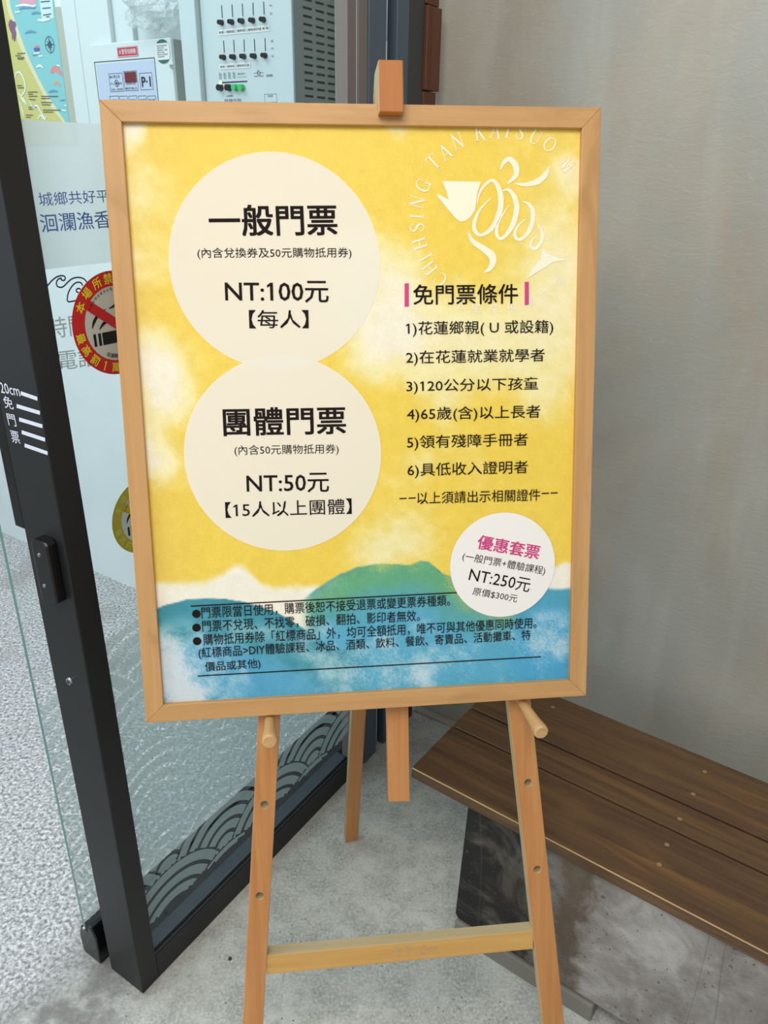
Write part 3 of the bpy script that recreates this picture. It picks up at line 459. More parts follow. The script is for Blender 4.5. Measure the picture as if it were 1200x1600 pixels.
# ------------------------------------------------------------ things on the inside wall
wm = thing('wall_map', L(1.047, -1.5, 1.75), 'illustrated coast map board in turquoise and yellow on the inside wall', 'poster')
F = onwall(1.05); cm = {'sea': (132, 196, 200), 'sand': (220, 216, 176), 'land': (200, 196, 120), 'board': (176, 182, 168), 'labelbox': (200, 226, 232), 'pinkbox': (216, 160, 176), 'figure': (128, 92, 118), 'whale': (214, 140, 140), 'shrimp': (220, 160, 120), 'boat': (92, 92, 160), 'boat2': (214, 130, 140), 'w': (226, 240, 242), 'd': (104, 148, 186), 'k': (96, 96, 84), 'n': (60, 80, 100)}
def clipz(p): return [(a, max(b, 1.42)) for a, b in p]
for i, k in enumerate(('sea', 'sand', 'land', 'labelbox', 'pinkbox', 'figure', 'whale', 'shrimp', 'boat', 'boat2')):
    G().plate(F, clipz(MAP[k]), 0 if k == 'sea' else None, .003+.0001*i).obj({'sea': 'map_sheet', 'boat2': 'boat_sail'}.get(k, k+'_print'), material('map_'+k, cm[k], .5), wm)
G().plate(F, clipz(MAP['board']), 0, .002).obj('backing_board', material('map_board', cm['board'], .6), wm)
for nm, ll, k, wd in (('foam_print', MAPW, 'w', .0035), ('ripple_print', MAPD, 'd', .003), ('road_print', MAPR, 'w', .0028), ('caption_print', MAPT, 'k', .0012)):
    g = G()
    for l in ll: g.ribbon(F, l, [wd*.5, wd, wd*.5] if k != 'k' else wd, .0043, 4)
    g.obj(nm, material('map_'+nm, cm[k], .5), wm)
g = G(); cx, cz, ex, ez = MAPC; rx = (ex-cx)*.95; rz = rx*1.05
for a in range(8):
    q = math.radians(a*45); r1 = rx*(.98 if a % 2 == 0 else .62); w_ = .22
    g.plate(F, [(cx, cz), (cx+rx*.22*math.cos(q-.5), cz+rx*.22*math.sin(q-.5)), (cx+r1*math.cos(q), cz+r1*math.sin(q)), (cx+rx*.22*math.cos(q+.5), cz+rx*.22*math.sin(q+.5))], None, .0046)
g.disc(F, (cx, cz), rx*.9, .0045, 40, rx*.83); g.obj('compass_print', material('map_compass', cm['n'], .5), wm)

# fire alarm box
fa = thing('fire_alarm_panel', L(1.03, -.92, 1.45), 'white fire alarm control box with red nameplate and P-1 window', 'control box')
G().box(HZ, (1.018, -1.077, 1.30), (1.05, -.764, 1.766)).obj('back_box', M['cabside'], fa, bevel=.003)
G().box(HZ, (1.008-.002, -1.079, 1.298), (1.0175, -.762, 1.768)).obj('cover', M['white'], fa, bevel=.003)
F = onwall(1.006)
def rect(g, fr, r, z, mi=0): return g.plate(fr, [(r[0], r[2]), (r[1], r[2]), (r[1], r[3]), (r[0], r[3])], None, z, mi=mi)
def frame_rect(g, fr, r, t_, z, mi=0):
    for q in ((r[0], r[1], r[2], r[2]+t_), (r[0], r[1], r[3]-t_, r[3]), (r[0], r[0]+t_, r[2], r[3]), (r[1]-t_, r[1], r[2], r[3])): rect(g, fr, q, z, mi)
pn = P1['panel']; pn = [pn[0], pn[1], 1.36, pn[3]]
o = rect(G(), F, pn, .0006).obj('control_panel', M['panel'], fa); g = G(); frame_rect(g, F, [pn[0]-.006, pn[1]+.0, pn[2], pn[3]+.006], .0018, .001)
for k in ('boxkey', 'boxled', 'boxp', 'k1', 'k2', 'k3', 'k4', 'k5'): frame_rect(g, F, P1[k], .0011, .0012)
kx, kz = (P1['key'][0]+P1['key'][1])/2, (P1['key'][2]+P1['key'][3])/2
g.disc(F, (kx, kz), .0085, .0013, 24, .0068); g.disc(F, (kx, kz), .004, .0016, 16)
b = P1['boxkey']
text_into(g, '●火警主音', F, b[0]+.004, b[3]-.0115, .040, .007, 0, 0, .0014); text_into(g, '停止　　復歸', F, b[0]+.003, kz-.003, .046, .005, 0, 0, .0014); text_into(g, '受信機．主電源開關', F, b[0]+.004, b[2]+.003, .046, .005, 0, 0, .0014)
b = P1['boxled']; text_into(g, '區域表示燈', F, b[0]+.008, b[2]+.014, .036, .006, 0, 0, .0014); text_into(g, '●故障 ●火災', F, b[0]+.004, b[2]+.003, .044, .006, 0, 0, .0014)
for i, k in enumerate(('k1', 'k2', 'k3', 'k4', 'k5')): text_into(g, ('火警復歸', '音響停止', '故障測試', '預備電源', '開路試驗')[i], F, P1[k][0]+.004, P1[k][2]+.006, .024, .007, 0, 0, .0014)
g.obj('panel_print', M['print'], fa)
g = G(); p = P1['p1']; text_into(g, 'P·1', F, p[0], p[2], p[1]-p[0], p[3]-p[2], 0, 1, .0016); g.obj('panel_number', M['stblack'], fa)
rect(G(), F, P1['led'], .0018).obj('led_window', M['dred'], fa)
nb = rect(G(), F, P1['red'], .0012).obj('nameplate', M['red'], fa); g = G(); r_ = P1['red']; frame_rect(g, F, [r_[0]+.0008, r_[1]-.0008, r_[2]+.0008, r_[3]-.0008], .0012, .0016); text_into(g, '火警受信總機', F, r_[0]+.007, r_[2]+.006, r_[1]-r_[0]-.014, .012, 0, .4, .0016); g.obj('nameplate_lettering', M['whiteink'], nb)
r_ = P1['insp']; cxx = (r_[0]+r_[1])/2; rw = (r_[1]-r_[0])/2; zm = (r_[2]+r_[3])/2; zh = (r_[3]-r_[2])/2
def capsule(a0, a1, zc_): return [(cxx+rw*math.cos(math.radians(a)), zc_+rw*.8*math.sin(math.radians(a))) for a in range(a0, a1+1, 12)]
sk = G().plate(F, capsule(0, 180, zm+zh-rw*.8)+capsule(180, 360, zm-zh+rw*.8), None, .0012).obj('inspection_sticker', M['stwhite'], fa)
g = G().plate(F, capsule(36, 144, zm+zh-rw*.8), None, .0015).plate(F, capsule(216, 324, zm-zh+rw*.8), None, .0015); g.obj('sticker_ends', M['green'], sk)
g = G()
for i in range(6): text_into(g, ('檢修完成標示', '場所名稱', '設備項目：警報', '檢修日期', '專技人員簽章', '有效期限')[i], F, cxx-rw*.8, zm+.011-i*.0048, rw*(1.5 if i % 2 == 0 else 1.0), .0034, 0, 0, .0018)
g.obj('sticker_lettering', M['print'], sk)
G().box(HZ, (1.0, -.766, 1.70), (1.006, -.760, 1.708)).obj('latch', M['steel'], fa)

# public address cabinet
pa_ = thing('public_address_cabinet', L(1.0, -.43, 1.45), 'pale grey public address cabinet with two rows of zone knobs and side vents', 'control cabinet')
UA = .895; AV0, AV1 = -.598, -.283
rec = AMP['recess']; rv = rec[0]
G().box(HZ, (.905, AV0, 1.30), (1.05, AV1-.001, 2.02)).obj('housing', M['cabside'], pa_, bevel=.002)
g = G(); g.box(HZ, (UA-.012, AV0, 1.30), (.9045, rv-.014, 2.02)); g.obj('door_edge', M['cab'], pa_, bevel=.002)
g = G(); g.box(HZ, (UA+.002, rv-.012, 1.30), (.9045, AV1, 2.02)); g.obj('fascia', M['cab'], pa_, bevel=.002)
F = onwall(UA+.002)
g = G()
for l in AMPS: G().ribbon(F, l, .0011, .0006, 1).obj('slot', M['navy'], pa_)
rect(g, F, AMP['ledbar'], .0006); g.obj('indicator_bar', M['navy'], pa_)
for i, (v_, z_) in enumerate(AMPK):
    k_ = G().tube(L(UA+.002, v_, z_), L(UA-.010, v_, z_), .006, .0045, 14).obj('knob', M['blackgloss'], pa_, smooth=False)
for i, (v_, z_) in enumerate(AMPL):
    G().tube(L(UA+.002, v_, z_), L(UA-.009, v_, z_), .0075, .0065, 14).obj('push_button', M['blackgloss'] if i < 2 else M['btngreen'], pa_)
rect(G(), F, AMP['lamp'], .001).obj('lamp', M['lamp'], pa_)
for k, tx in (('lab1', '教館一樓教館二樓教館三樓教館四樓 廣 場'), ('lab2', '教館一樓教館二樓教館全區')):
    r_ = AMP[k]; q = rect(G(), F, r_, .0008).obj('label_strip', M['stwhite'], pa_); g = G(); text_into(g, tx, F, r_[0]+.003, r_[2]+.003, r_[1]-r_[0]-.006, r_[3]-r_[2]-.006, 0, 0, .0012); g.obj('strip_lettering', M['print'], q)
g = G(); b = AMP['ledbar']
for i in range(4): text_into(g, '電主全', F, b[0]-.002+i*.014, b[3]+.006+.0, .008, .013, 0, 0, .0008)
for i in range(5): text_into(g, 'VU', F, b[0]+.052+i*.006, b[3]+.006, .004, .003, 0, 0, .0008)
text_into(g, '輸出指示', F, b[0]+.055, b[3]+.012, .022, .004, 0, 0, .0008); text_into(g, '電源 監聽 呼叫 緊急', F, b[0]+.01, b[2]-.038, .052, .006, 0, 0, .0008); text_into(g, '全區廣播', F, b[0]+.016, b[2]-.028, .02, .004, 0, 0, .0008)
r_ = AMP['oprint']; text_into(g, '廣播機', F, r_[0], r_[2], r_[1]-r_[0], .005, 0, 0, .0008); r_ = AMP['logo']; g.disc(F, ((r_[0]+r_[1])/2, r_[3]-.002), .0048, .0008, 20, .0036); rect(g, F, (r_[0], r_[1], r_[3]-.0025, r_[3]-.0017), .0008); text_into(g, 'SMART AUDIO', F, r_[0], r_[2], r_[1]-r_[0], .003, 0, 0, .0008)
frame_rect(g, F, AMP['dash'], .0006, .0008); text_into(g, '麥克風', F, AMP['dash'][0]+.01, AMP['dash'][3]-.006, .014, .004, 0, 0, .0008)
for k_ in (0, 1):
    for j in range(3): text_into(g, ('遠', '中', '近')[j], F, -.342, 1.83-.06*0-.014*j-(.078*k_) - .03, .007, .004, 0, 0, .0008)
g.obj('fascia_print', M['print'], pa_)
F = (B0+VV*(AV1-.001), UU, ZZ, VV); g = G()
for j in range(34):
    z_ = 1.50+j*.0150
    for u0, u1 in ((.936, .966), (.980, 1.009), (1.021, 1.047)): rect(g, F, (u0, u1, z_, z_+.0042), .0006)
g.obj('side_vents', M['dark'], pa_)['kind'] = 'stuff'
# crumpled bubble wrap on the box
g = G(); rr = random.Random(4); nu, nv = 26, 14; vs = []
for j in range(nv+1):
    for i in range(nu):
        a = 2*math.pi*i/nu; ph = math.pi*j/nv; r = 1+.16*math.sin(3*a+j)+rr.uniform(-.09, .09)
        vs.append(L(1.0+.045*math.sin(ph)*math.sin(a)*r, -.79+.115*math.sin(ph)*math.cos(a)*r, 1.844-.056*math.cos(ph)*r))
g.add(vs, [(j*nu+i, j*nu+(i+1) % nu, (j+1)*nu+(i+1) % nu, (j+1)*nu+i) for j in range(nv) for i in range(nu)])
m = film('bubble_wrap', (226, 236, 238), .5, .5); nd = m.node_tree
bw = material('bubble_plastic', (216, 228, 230), .12, 0, .8, .45); gg = N(bw); vo = gg.n('ShaderNodeTexVoronoi'); vo.inputs['Scale'].default_value = 110; gg.l(gg.coord(), vo.inputs['Vector']); gg.bump(gg.math('SUBTRACT', 1, vo.outputs['Distance']), .8, .004)
tag(g.obj('bubble_wrap', bw), 'crumpled clear bubble wrap bundled on top of the white alarm box', 'packaging')

# ------------------------------------------------------------ framed poster
O = Vector(SO); SX, SY, SZ = Vector(SXV), Vector(SYV), Vector(SZV)
FR = (O, SX, SY, SZ)
fp_ = thing('framed_poster', O+SX*.33+SY*-.8417, 'yellow and blue ticket price poster in a light wooden frame on the easel', 'poster')
Wd, Hd, w_ = .660, .8417, .026
def rail(pts): return G().plate(FR, pts, -.030, 0)
for pts in ([(0, 0), (Wd, 0), (Wd-w_, -w_), (w_, -w_)], [(w_, -Hd+w_), (Wd-w_, -Hd+w_), (Wd, -Hd), (0, -Hd)], [(0, 0), (w_, -w_), (w_, -Hd+w_), (0, -Hd)], [(Wd, 0), (Wd-w_, -w_), (Wd-w_, -Hd+w_), (Wd, -Hd)]):
    rail([(a+(.0002 if a < .3 else -.0002), b) for a, b in pts]).obj('frame_rail', M['frame'], fp_, bevel=.0009)
G().plate(FR, [(.005, -.005), (Wd-.005, -.005), (Wd-.005, -Hd+.005), (.005, -Hd+.005)], -.028, -.014).obj('backing_board', M['sidewood'], fp_)
# printed sheet: watercolour painted into a colour attribute
PX0, PX1, PY0, PY1 = .022, .638, -.8205, -.0215; st = .002
nx = int((PX1-PX0)/st)+1; ny = int((PY1-PY0)/st)+1
xs = np.linspace(PX0, PX1, nx); ys_ = np.linspace(PY1, PY0, ny); X, Y = np.meshgrid(xs, ys_)
rng = np.random.default_rng(11)
def vnoise(cell, seed=0):
    r = np.random.default_rng(seed); gx = int((PX1-PX0)/cell)+3; gy = int((PY1-PY0)/cell)+3; a = r.random((gy, gx))
    fx = (X-PX0)/cell; fy = (PY1-Y)/cell; ix = fx.astype(int); iy = fy.astype(int); tx = fx-ix; ty = fy-iy; tx = tx*tx*(3-2*tx); ty = ty*ty*(3-2*ty)
    return (a[iy, ix]*(1-tx)+a[iy, ix+1]*tx)*(1-ty)+(a[iy+1, ix]*(1-tx)+a[iy+1, ix+1]*tx)*ty
def fbm(c0, seed, octs=5): return sum(vnoise(c0/2**i, seed+i)*.5**i for i in range(octs))/sum(.5**i for i in range(octs))
wx = (fbm(.08, 1)-.5)*.07; wy = (fbm(.08, 20)-.5)*.07; fine = fbm(.012, 40, 3)-.5; grain = rng.random(X.shape)-.5
def blobs(l): 
    s = np.zeros_like(X)
    for x, y, r, a in l: s += a*np.exp(-(((X+wx-x)**2+(Y+wy-y)**2)/(r*r))**1.15)
    return s
def mixc(a, b, t): t = np.clip(t, 0, 1)[..., None]; return a*(1-t)+b*t
C_ = lambda *c: np.array(c, float)
def sst(a, b, x): t = np.clip((x-a)/(b-a), 0, 1); return t*t*(3-2*t)
col = np.broadcast_to(C_(236, 202, 76), X.shape+(3,)).copy()
col = mixc(col, C_(226, 190, 92), sst(.12, .0, X)*.55)
pale = blobs(BL['pale'])-blobs(BL['sat'])*.8+(fbm(.10, 60)-.5)*.55+fine*.22+.16
col = mixc(col, C_(240, 226, 166), sst(.05, .85, pale)); col = mixc(col, C_(240, 230, 206), sst(.75, 1.4, pale))
def bnd(k): p = sorted(HILL[k]); return np.interp(X+wx*.06, [a for a, b in p], [b for a, b in p])
cl = bnd('cloud')-Y+wy*.25+fine*.006; cmask = sst(-.006, .010, cl)*sst(.42, .30, X)
col = mixc(col, C_(240, 232, 212), cmask)
rc = sst(-.004, .006, (-.634+.3*(X-.62))-Y+fine*.008)*sst(.56, .575, X); col = mixc(col, C_(238, 232, 216), rc)
tex = fbm(.03, 80, 4)-.5
# middle hill: yellow green crest, teal and blue below
d = bnd('mid')-Y+fine*.003; inm = sst(-.0008, .0018, d)*sst(.225, .25, X)*sst(.56, .55, X)
mc = mixc(mixc(np.broadcast_to(C_(186, 196, 96), X.shape+(3,)), C_(110, 172, 150), sst(.33, .25, X+tex*.05)), C_(96, 164, 122), np.clip(blobs(BL['green'])*.75+tex*1.1+(rng.random(X.shape)-.5)*.7+sst(.0, .03, d)*.5-.05, 0, 1))
mc = mixc(mc, C_(52, 132, 108), sst(.5, 1.0, np.exp(-(((X-.443)/.018)**2+((Y+.634)/.012)**2))+fine*.5))
mc = mixc(mc, C_(86, 160, 160), sst(.022, .055, d+tex*.03)); mc = mixc(mc, C_(84, 164, 192), sst(.045, .09, d+tex*.03))
mc = mixc(mc, C_(74, 148, 156), sst(.01, .0, d)*.5*sst(.38, .28, X))
col = mixc(col, mc, inm)
# right block of blue
d2 = (-.672)-Y+tex*.01; rb = sst(-.003, .003, d2)*sst(.53, .56, X); col = mixc(col, mixc(np.broadcast_to(C_(74, 156, 180), X.shape+(3,)), C_(70, 158, 198), sst(0, .08, d2+tex*.05)), rb)
# left hill
d = bnd('left')-Y+fine*.0015; inl = sst(-.0006, .0012, d)*(X < .330)
lc_ = mixc(np.broadcast_to(C_(58, 138, 154), X.shape+(3,)), C_(120, 178, 186), sst(.010, .045, d)*np.clip(.55+tex*2.5, 0, 1)); lc_ = mixc(lc_, C_(82, 160, 196), sst(.045, .095, d+tex*.05)*.9)
fade = sst(.33, .27, X+tex*.03); col = mixc(col, lc_, inl*fade)
low = sst(-.765, -.80, Y)*0; wt = np.clip(blobs(BL['white'])*1.05+tex*1.2+(rng.random(X.shape)-.5)*.5-.12, 0, 1)*sst(-.69, -.72, Y)
col = mixc(col, C_(226, 224, 224), wt*.85)
col = mixc(col, C_(176, 206, 214), np.clip(tex*3.2-.15, 0, 1)*sst(-.70, -.74, Y)*.6)
col = np.clip(col+grain[..., None]*6+fine[..., None]*10, 0, 255)
lincol = np.where(col/255 <= .04045, col/255/12.92, ((col/255+.055)/1.055)**2.4)
me = bpy.data.meshes.new('poster_sheet'); base = Vector(fp_['_b'])
P0 = np.array(O-base)[None, None]+X[..., None]*np.array(SX)+Y[..., None]*np.array(SY)-.009*np.array(SZ)
idx = np.arange(nx*ny).reshape(ny, nx); q = np.stack([idx[:-1, :-1], idx[1:, :-1], idx[1:, 1:], idx[:-1, 1:]], -1).reshape(-1, 4)
me.vertices.add(nx*ny); me.vertices.foreach_set('co', P0.reshape(-1).astype(np.float32)); me.loops.add(q.size); me.loops.foreach_set('vertex_index', q.reshape(-1).astype(np.int32))
me.polygons.add(len(q)); me.polygons.foreach_set('loop_start', np.arange(0, q.size, 4, dtype=np.int32)); me.update()
ca = me.color_attributes.new('ink', 'FLOAT_COLOR', 'POINT'); ca.data.foreach_set('color', np.concatenate([lincol, np.ones(X.shape+(1,))], -1).reshape(-1).astype(np.float32))
m = material('poster_print', (240, 210, 90), .55); gp = N(m); at_ = gp.n('ShaderNodeAttribute', attribute_name='ink'); gp.l(at_.outputs['Color'], gp.b.inputs['Base Color'])
me.materials.append(m); sheet = bpy.data.objects.new('poster_sheet', me); COL.objects.link(sheet); sheet.parent = fp_; sheet['_b'] = fp_['_b']
PZ = -.0086
for (cx, cy, r), lb in ((MISC['c1'], None), (MISC['c2'], None)):
    G().disc(FR, (cx, cy), r, PZ+(.0002 if cy < -.3 else 0), 120).obj('pale_circle', M['veil'], sheet)
g = G()
for l in LOGO_POLY: g.plate(FR, l, None, PZ+.0002)
for l, w in LOGO_RIB: g.ribbon(FR, l, [q*1.22 for q in w], PZ+.0002, 6)
g.obj('fish_emblem', M['cream'], sheet)
def arc(cx, cy, rx, ry, a0, a1, n=14): return [(cx+rx*math.cos(math.radians(a0+(a1-a0)*i/n)), cy+ry*math.sin(math.radians(a0+(a1-a0)*i/n))) for i in range(n+1)]
TH, TN = .075, .03
SER = {  # serif capitals as strokes in a unit cell: (points, half widths)
 'C': [(arc(.5, .5, .42, .47, 40, 320), [.02, TN, TH, TH, TN, .02]), ([(.82, .62), (.84, .92)], TN)],
 'G': [(arc(.5, .5, .42, .47, 40, 330), [.02, TN, TH, TH, TN, TN]), ([(.82, .62), (.84, .92)], TN), ([(.84, .02), (.84, .42)], TH), ([(.66, .42), (1, .42)], .02)],
 'O': [(arc(.5, .5, .42, .46, 0, 360, 24), [TH, TN, TN, TH, TH, TN, TN, TH])],
 'H': [([(.2, 0), (.2, 1)], TH), ([(.8, 0), (.8, 1)], TH), ([(.2, .5), (.8, .5)], TN), ([(.03, .02), (.37, .02)], .02), ([(.63, .02), (.97, .02)], .02), ([(.03, .98), (.37, .98)], .02), ([(.63, .98), (.97, .98)], .02)],
 'I': [([(.5, 0), (.5, 1)], TH), ([(.3, .02), (.7, .02)], .02), ([(.3, .98), (.7, .98)], .02)],
 'S': [([(.78, .78), (.62, .95), (.35, .93), (.24, .74), (.42, .57), (.68, .42), (.76, .22), (.6, .05), (.36, .05), (.2, .24)], [TN, TN, TN, TH, TH, TH, TH, TN, TN, TN]), ([(.8, .7), (.8, .95)], .02), ([(.19, .05), (.19, .3)], .02)],
 'N': [([(.16, 0), (.16, 1)], TN), ([(.16, 1), (.84, 0)], TH), ([(.84, 0), (.84, 1)], TN), ([(0, .02), (.32, .02)], .02), ([(0, .98), (.22, .98)], .02), ([(.68, .98), (1, .98)], .02)],
 'T': [([(.5, 0), (.5, 1)], TH), ([(.08, .97), (.92, .97)], TN), ([(.08, .98), (.08, .75)], .02), ([(.92, .98), (.92, .75)], .02), ([(.32, .02), (.68, .02)], .02)],
 'A': [([(.12, 0), (.5, 1)], TN), ([(.5, 1), (.86, 0)], TH), ([(.25, .34), (.73, .34)], .025), ([(0, .02), (.28, .02)], .02), ([(.7, .02), (1, .02)], .02)],
 'K': [([(.2, 0), (.2, 1)], TH), ([(.24, .42), (.8, .98)], TN), ([(.42, .58), (.85, 0)], TH), ([(.03, .02), (.37, .02)], .02), ([(.03, .98), (.37, .98)], .02), ([(.7, .02), (1, .02)], .02), ([(.62, .98), (.95, .98)], .02)],
 'U': [([(.2, 1), (.2, .3), (.3, .07), (.5, .02), (.72, .08), (.82, .3), (.82, 1)], [TH, TH, TH, TN, TN, TN, TN]), ([(.03, .98), (.37, .98)], .02), ([(.66, .98), (.98, .98)], .02)],
 'M': [([(.12, 0), (.2, 1)], TN), ([(.2, 1), (.5, 0)], TH), ([(.5, 0), (.8, 1)], TN), ([(.8, 1), (.88, 0)], TH), ([(0, .02), (.25, .02)], .02), ([(.74, .02), (1, .02)], .02)]}
g = G(); ccx, ccy = .505, -.145
for ch, x, y, a in LOGO_LET:
    th_ = math.degrees(math.atan2(y-ccy, x-ccx)); a = th_-90
    if ch in SER:
        h = .0200; wd = h*(.78 if ch != 'I' else .7); ar = math.radians(a); ax_ = SX*math.cos(ar)+SY*math.sin(ar); ay_ = -SX*math.sin(ar)+SY*math.cos(ar)
        fr = (O+SX*x+SY*y-ax_*wd/2-ay_*h/2, ax_*wd, ay_*h, SZ)
        for pts, wv in SER[ch]:
            pp = [p for p in pts]; g.ribbon(fr, pp, wv, PZ+.0002, 1 if len(pp) == 2 else 3)
    else: text_at(g, ch, FR, x, y, .0135, a+180, 0, PZ+.0002)
g.obj('ring_lettering', M['cream'], sheet)
G().disc(FR, MISC['c3'][:2], MISC['c3'][2], PZ+.0006, 96).obj('round_label', M['paper'], sheet)
g = G()
for q in MISC['lines']:
    a, b = q; g.ribbon(FR, [a, b], .00085, PZ+.0004, 1)
g.obj('rule_line', M['ink'], sheet)['kind'] = 'stuff'
for q in MISC['bars']: G().plate(FR, q[::-1], None, PZ+.0006).obj('heading_bar', M['pink'], sheet)
for q in MISC['bul']: G().disc(FR, q, .0060, PZ+.0005, 28).obj('bullet', M['ink'], sheet)
for body, x, y, w__, h__, ang, bold, c in TXT:
    text_into(g := G(), body, FR, x, y, w__, h__, ang, bold*.6 if bold < .4 else bold, PZ+(.0010 if body in ('優惠套票', '(一般門票+體驗課程)', 'NT:250元', '原價$300元') else .0006)); g.obj('lettering', M['pink'] if c == 'p' else M['ink'], sheet)

# ------------------------------------------------------------ easel
fl = lambda x, z: -(O.z+SX.z*x+SZ.z*z)/SY.z       # local height at which the leaning plane meets the floor
base = Vector((O+SX*.37+SY*fl(.37, -.04)-SZ*.04)); base.z = 0
ez = thing('easel', base, 'wooden display easel with peg holes holding the framed price poster', 'easel')
def circ(cx, cy, r, n=14): return [(cx+r*math.cos(2*math.pi*i/n), cy+r*math.sin(2*math.pi*i/n)) for i in range(n)]
ZL = -.032
def leg(xt, xb_at, w0, w1, holes):
    yb = fl(xb_at(-1.6), -.04); yt = -.08
    pts = [(xb_at(yt)-w0/2, yt), (xb_at(yb)-w1/2, yb), (xb_at(yb)+w1/2, yb), (xb_at(yt)+w0/2, yt)]
    return G().plate(FR, pts, ZL-.020, ZL, [circ(x, y, .0062) for x, y in holes], smi=1)
lx = lambda y: .1758+.0945*(y+.8528); rx_ = lambda y: .5645-.112*(y+.8616)
def sides(o):                                        # pale planed side faces
    return o
lh = [(lx(y)+d_, y) for y, d_ in ((-.70, 0), (-.851, .0), (-1.002, .0), (-1.157, .0), (-1.31, 0))]
rh = [(rx_(y), y) for y in (-.70, -.852, -.9975, -1.152, -1.31)]
leg(0, lx, .034, .033, [lh[2], lh[3]]).obj('leg', [M['easel'], M['sidewood']], ez, bevel=.0012)
rl = leg(0, rx_, .035, .038, [rh[2], rh[3]]).obj('leg', [M['easel'], M['sidewood']], ez, bevel=.0012)
for (x, y), tipx, tipy in ((lh[1], .1795, -.8555), (rh[1], .572, -.8690)):
    a = O+SX*x+SY*(y-.0)+SZ*(ZL-.012); b = O+SX*tipx+SY*tipy+SZ*.058
    G().tube(a, b, .0078, .0078, 20, steps=[(0, .0066), (.25, .0070), (.72, .0090), (.92, .0112), (.98, .0108), (1, .0088)]).obj('peg', M['peg'], ez, smooth=False, bevel=.0008)
y0, y1 = -1.300, -1.2655
s0, s1 = lx(-1.28)+.0162, rx_(-1.28)-.0185
G().plate(FR, [(s0, y0), (s1, y0), (s1, y1), (s0, y1)], ZL-.026, ZL-.003, smi=1).obj('stretcher', [M['easel2'], M['sidewood']], ez, bevel=.001)
G().plate(FR, [(.355, -1.013), (.3885, -1.015), (.3885, .030), (.355, .030)], ZL-.022, ZL-.001).obj('mast', M['easel'], ez, bevel=.001)
G().plate(FR, [(.20, -.16), (.50, -.16), (.49, -.12), (.21, -.12)], ZL-.046, ZL-.0225).obj('crossbar', M['easel'], ez, bevel=.001)
g = G()
for l in ([(.358, -1.271), (.364, -1.279), (.364, -1.292)], [(.370, -1.270), (.364, -1.279)], [(.376, -1.272), (.381, -1.280), (.380, -1.291)], [(.388, -1.271), (.381, -1.280)], [(.410, -1.274), (.403, -1.279), (.402, -1.288), (.410, -1.291)], [(.410, -1.284), (.418, -1.283), (.425, -1.279), (.427, -1.285)]): g.ribbon(FR, l, .0009, ZL-.0024, 4)
g.obj('chalk_mark', M['sidewood'], ez)
# clamp block gripping the top rail
side = (O+SX*.3555, -SZ, SY, SX)
G().plate(side, [(-.018, -.0155), (-.018, .047), (.035, .050), (.055, .030), (.055, -.03), (.0315, -.03), (.0315, .0008), (-.0008, .0008), (-.0008, -.0155)], 0, .0320, cmi=1).obj('clamp_block', [M['clamp'], M['sidewood']], ez, bevel=.0012)
# rear leg
ft = Vector((-.067, 1.366, 0)); tp = O+SX*.372+SY*-.14+SZ*(ZL-.058); d = (tp-ft); Ln = d.length; d.normalize()
xx = (SX-d*SX.dot(d)).normalized(); yy = d.cross(xx).normalized()
xx2 = (xx*math.cos(.10)+yy*math.sin(.10)); yy2 = d.cross(xx2)
g = G().box((ft, d, xx2, yy2), (.004, -.0155, -.011), (Ln, .0155, .011)); g.mi[-4] = 1; g.obj('rear_leg', [M['easel'], M['sidewood']], ez, bevel=.001)

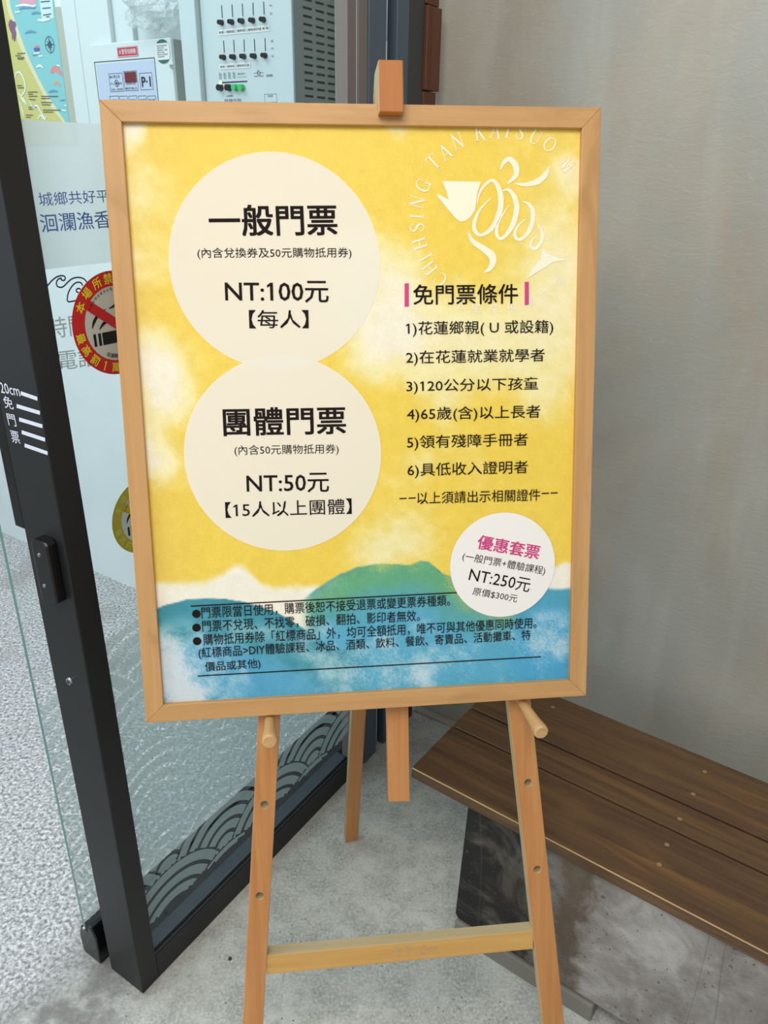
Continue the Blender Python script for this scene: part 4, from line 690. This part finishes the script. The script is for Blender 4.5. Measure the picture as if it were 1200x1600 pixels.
# ------------------------------------------------------------ bench
bW = Vector((.812, -.583, 0)).normalized(); bD = Vector((.583, .812, 0)).normalized(); b0 = Vector((.063, 1.177, 0)); zt = .40
BF = (b0, bW, bD, ZZ); Lb = 1.35
bn = thing('bench', b0+bW*.6+bD*.18, 'dark stained three-plank bench top on a sooty concrete block beside the wall', 'bench')
def bl_(p): v = Vector((p[0], p[1], 0))-b0; return v.dot(bW), v.dot(bD)
ends = [0.0, .152, .156, .228, .233, .385]
for i in range(3):
    a, b = ends[2*i], ends[2*i+1]; off = [0, 0, .0][i]
    pk = G().box(BF, (off, a, zt-.026), (Lb, b, zt), off=i*3.1).obj('plank', M['bench'], bn, bevel=.0022)
    if i == 0: G().box(BF, (.001, -.0004, zt-.0024), (Lb-.001, .0012, zt+.0003)).obj('worn_edge_highlight', M['rawglint'], pk, bevel=.0008)  # pale strip: bare worn wood with the edge highlight painted in
    for p in SCREWS:
        x, y = bl_(p)
        if a-.002 < y < b+.002: G().disc((b0, bW, bD, ZZ), (x, y), .0042, zt+.0004, 18).obj('screw_plug', M['plug'], pk)
g = G(); xs_ = .118
vs = []; g.plate((b0+bD*.012, bW, ZZ, bD), [(xs_+.006, zt-.0265), (xs_-.004, .06), (xs_+.004, .048), (Lb, .046), (Lb, zt-.0265)], .0, .33, off=0)
g.lc = [((v-b0).dot(bW)-xs_, (v-b0).dot(bD), v.z) for v in g.v]
g.obj('concrete_block', M['block'], bn, bevel=.004)
G().box(BF, (xs_, .006, .0), (xs_+.305, .05, .045)).obj('bed_strip', material('grey_bed_strip', (128, 124, 114), .8), bn, bevel=.004)
G().box(BF, (xs_+.40, .02, .0), (xs_+.46, .31, .046)).obj('foot', M['redwood'], bn, bevel=.002)
G().box(BF, (xs_+.50, .004, .0), (xs_+.85, .06, .045)).obj('bed_strip', bpy.data.materials['grey_bed_strip'], bn, bevel=.004)
# small loose chip on the floor near the easel
o = G().tube((-.300, 1.052, 0), (-.300, 1.052, .003), .0042, .0036, 7).obj('pebble', M['charcoal']); tag(o, 'tiny dark stone chip on the concrete floor beside the left easel leg', 'pebble')
for o in bpy.data.objects:
    if o.name.split('.')[0] in ('ring_lettering', 'small_lettering', 'fascia_print', 'panel_print', 'caption_print', 'ripple_print', 'foam_print', 'road_print', 'sticker_lettering', 'wave_film', 'chalk_mark'): o['kind'] = 'stuff'
    if '_b' in o: del o['_b']
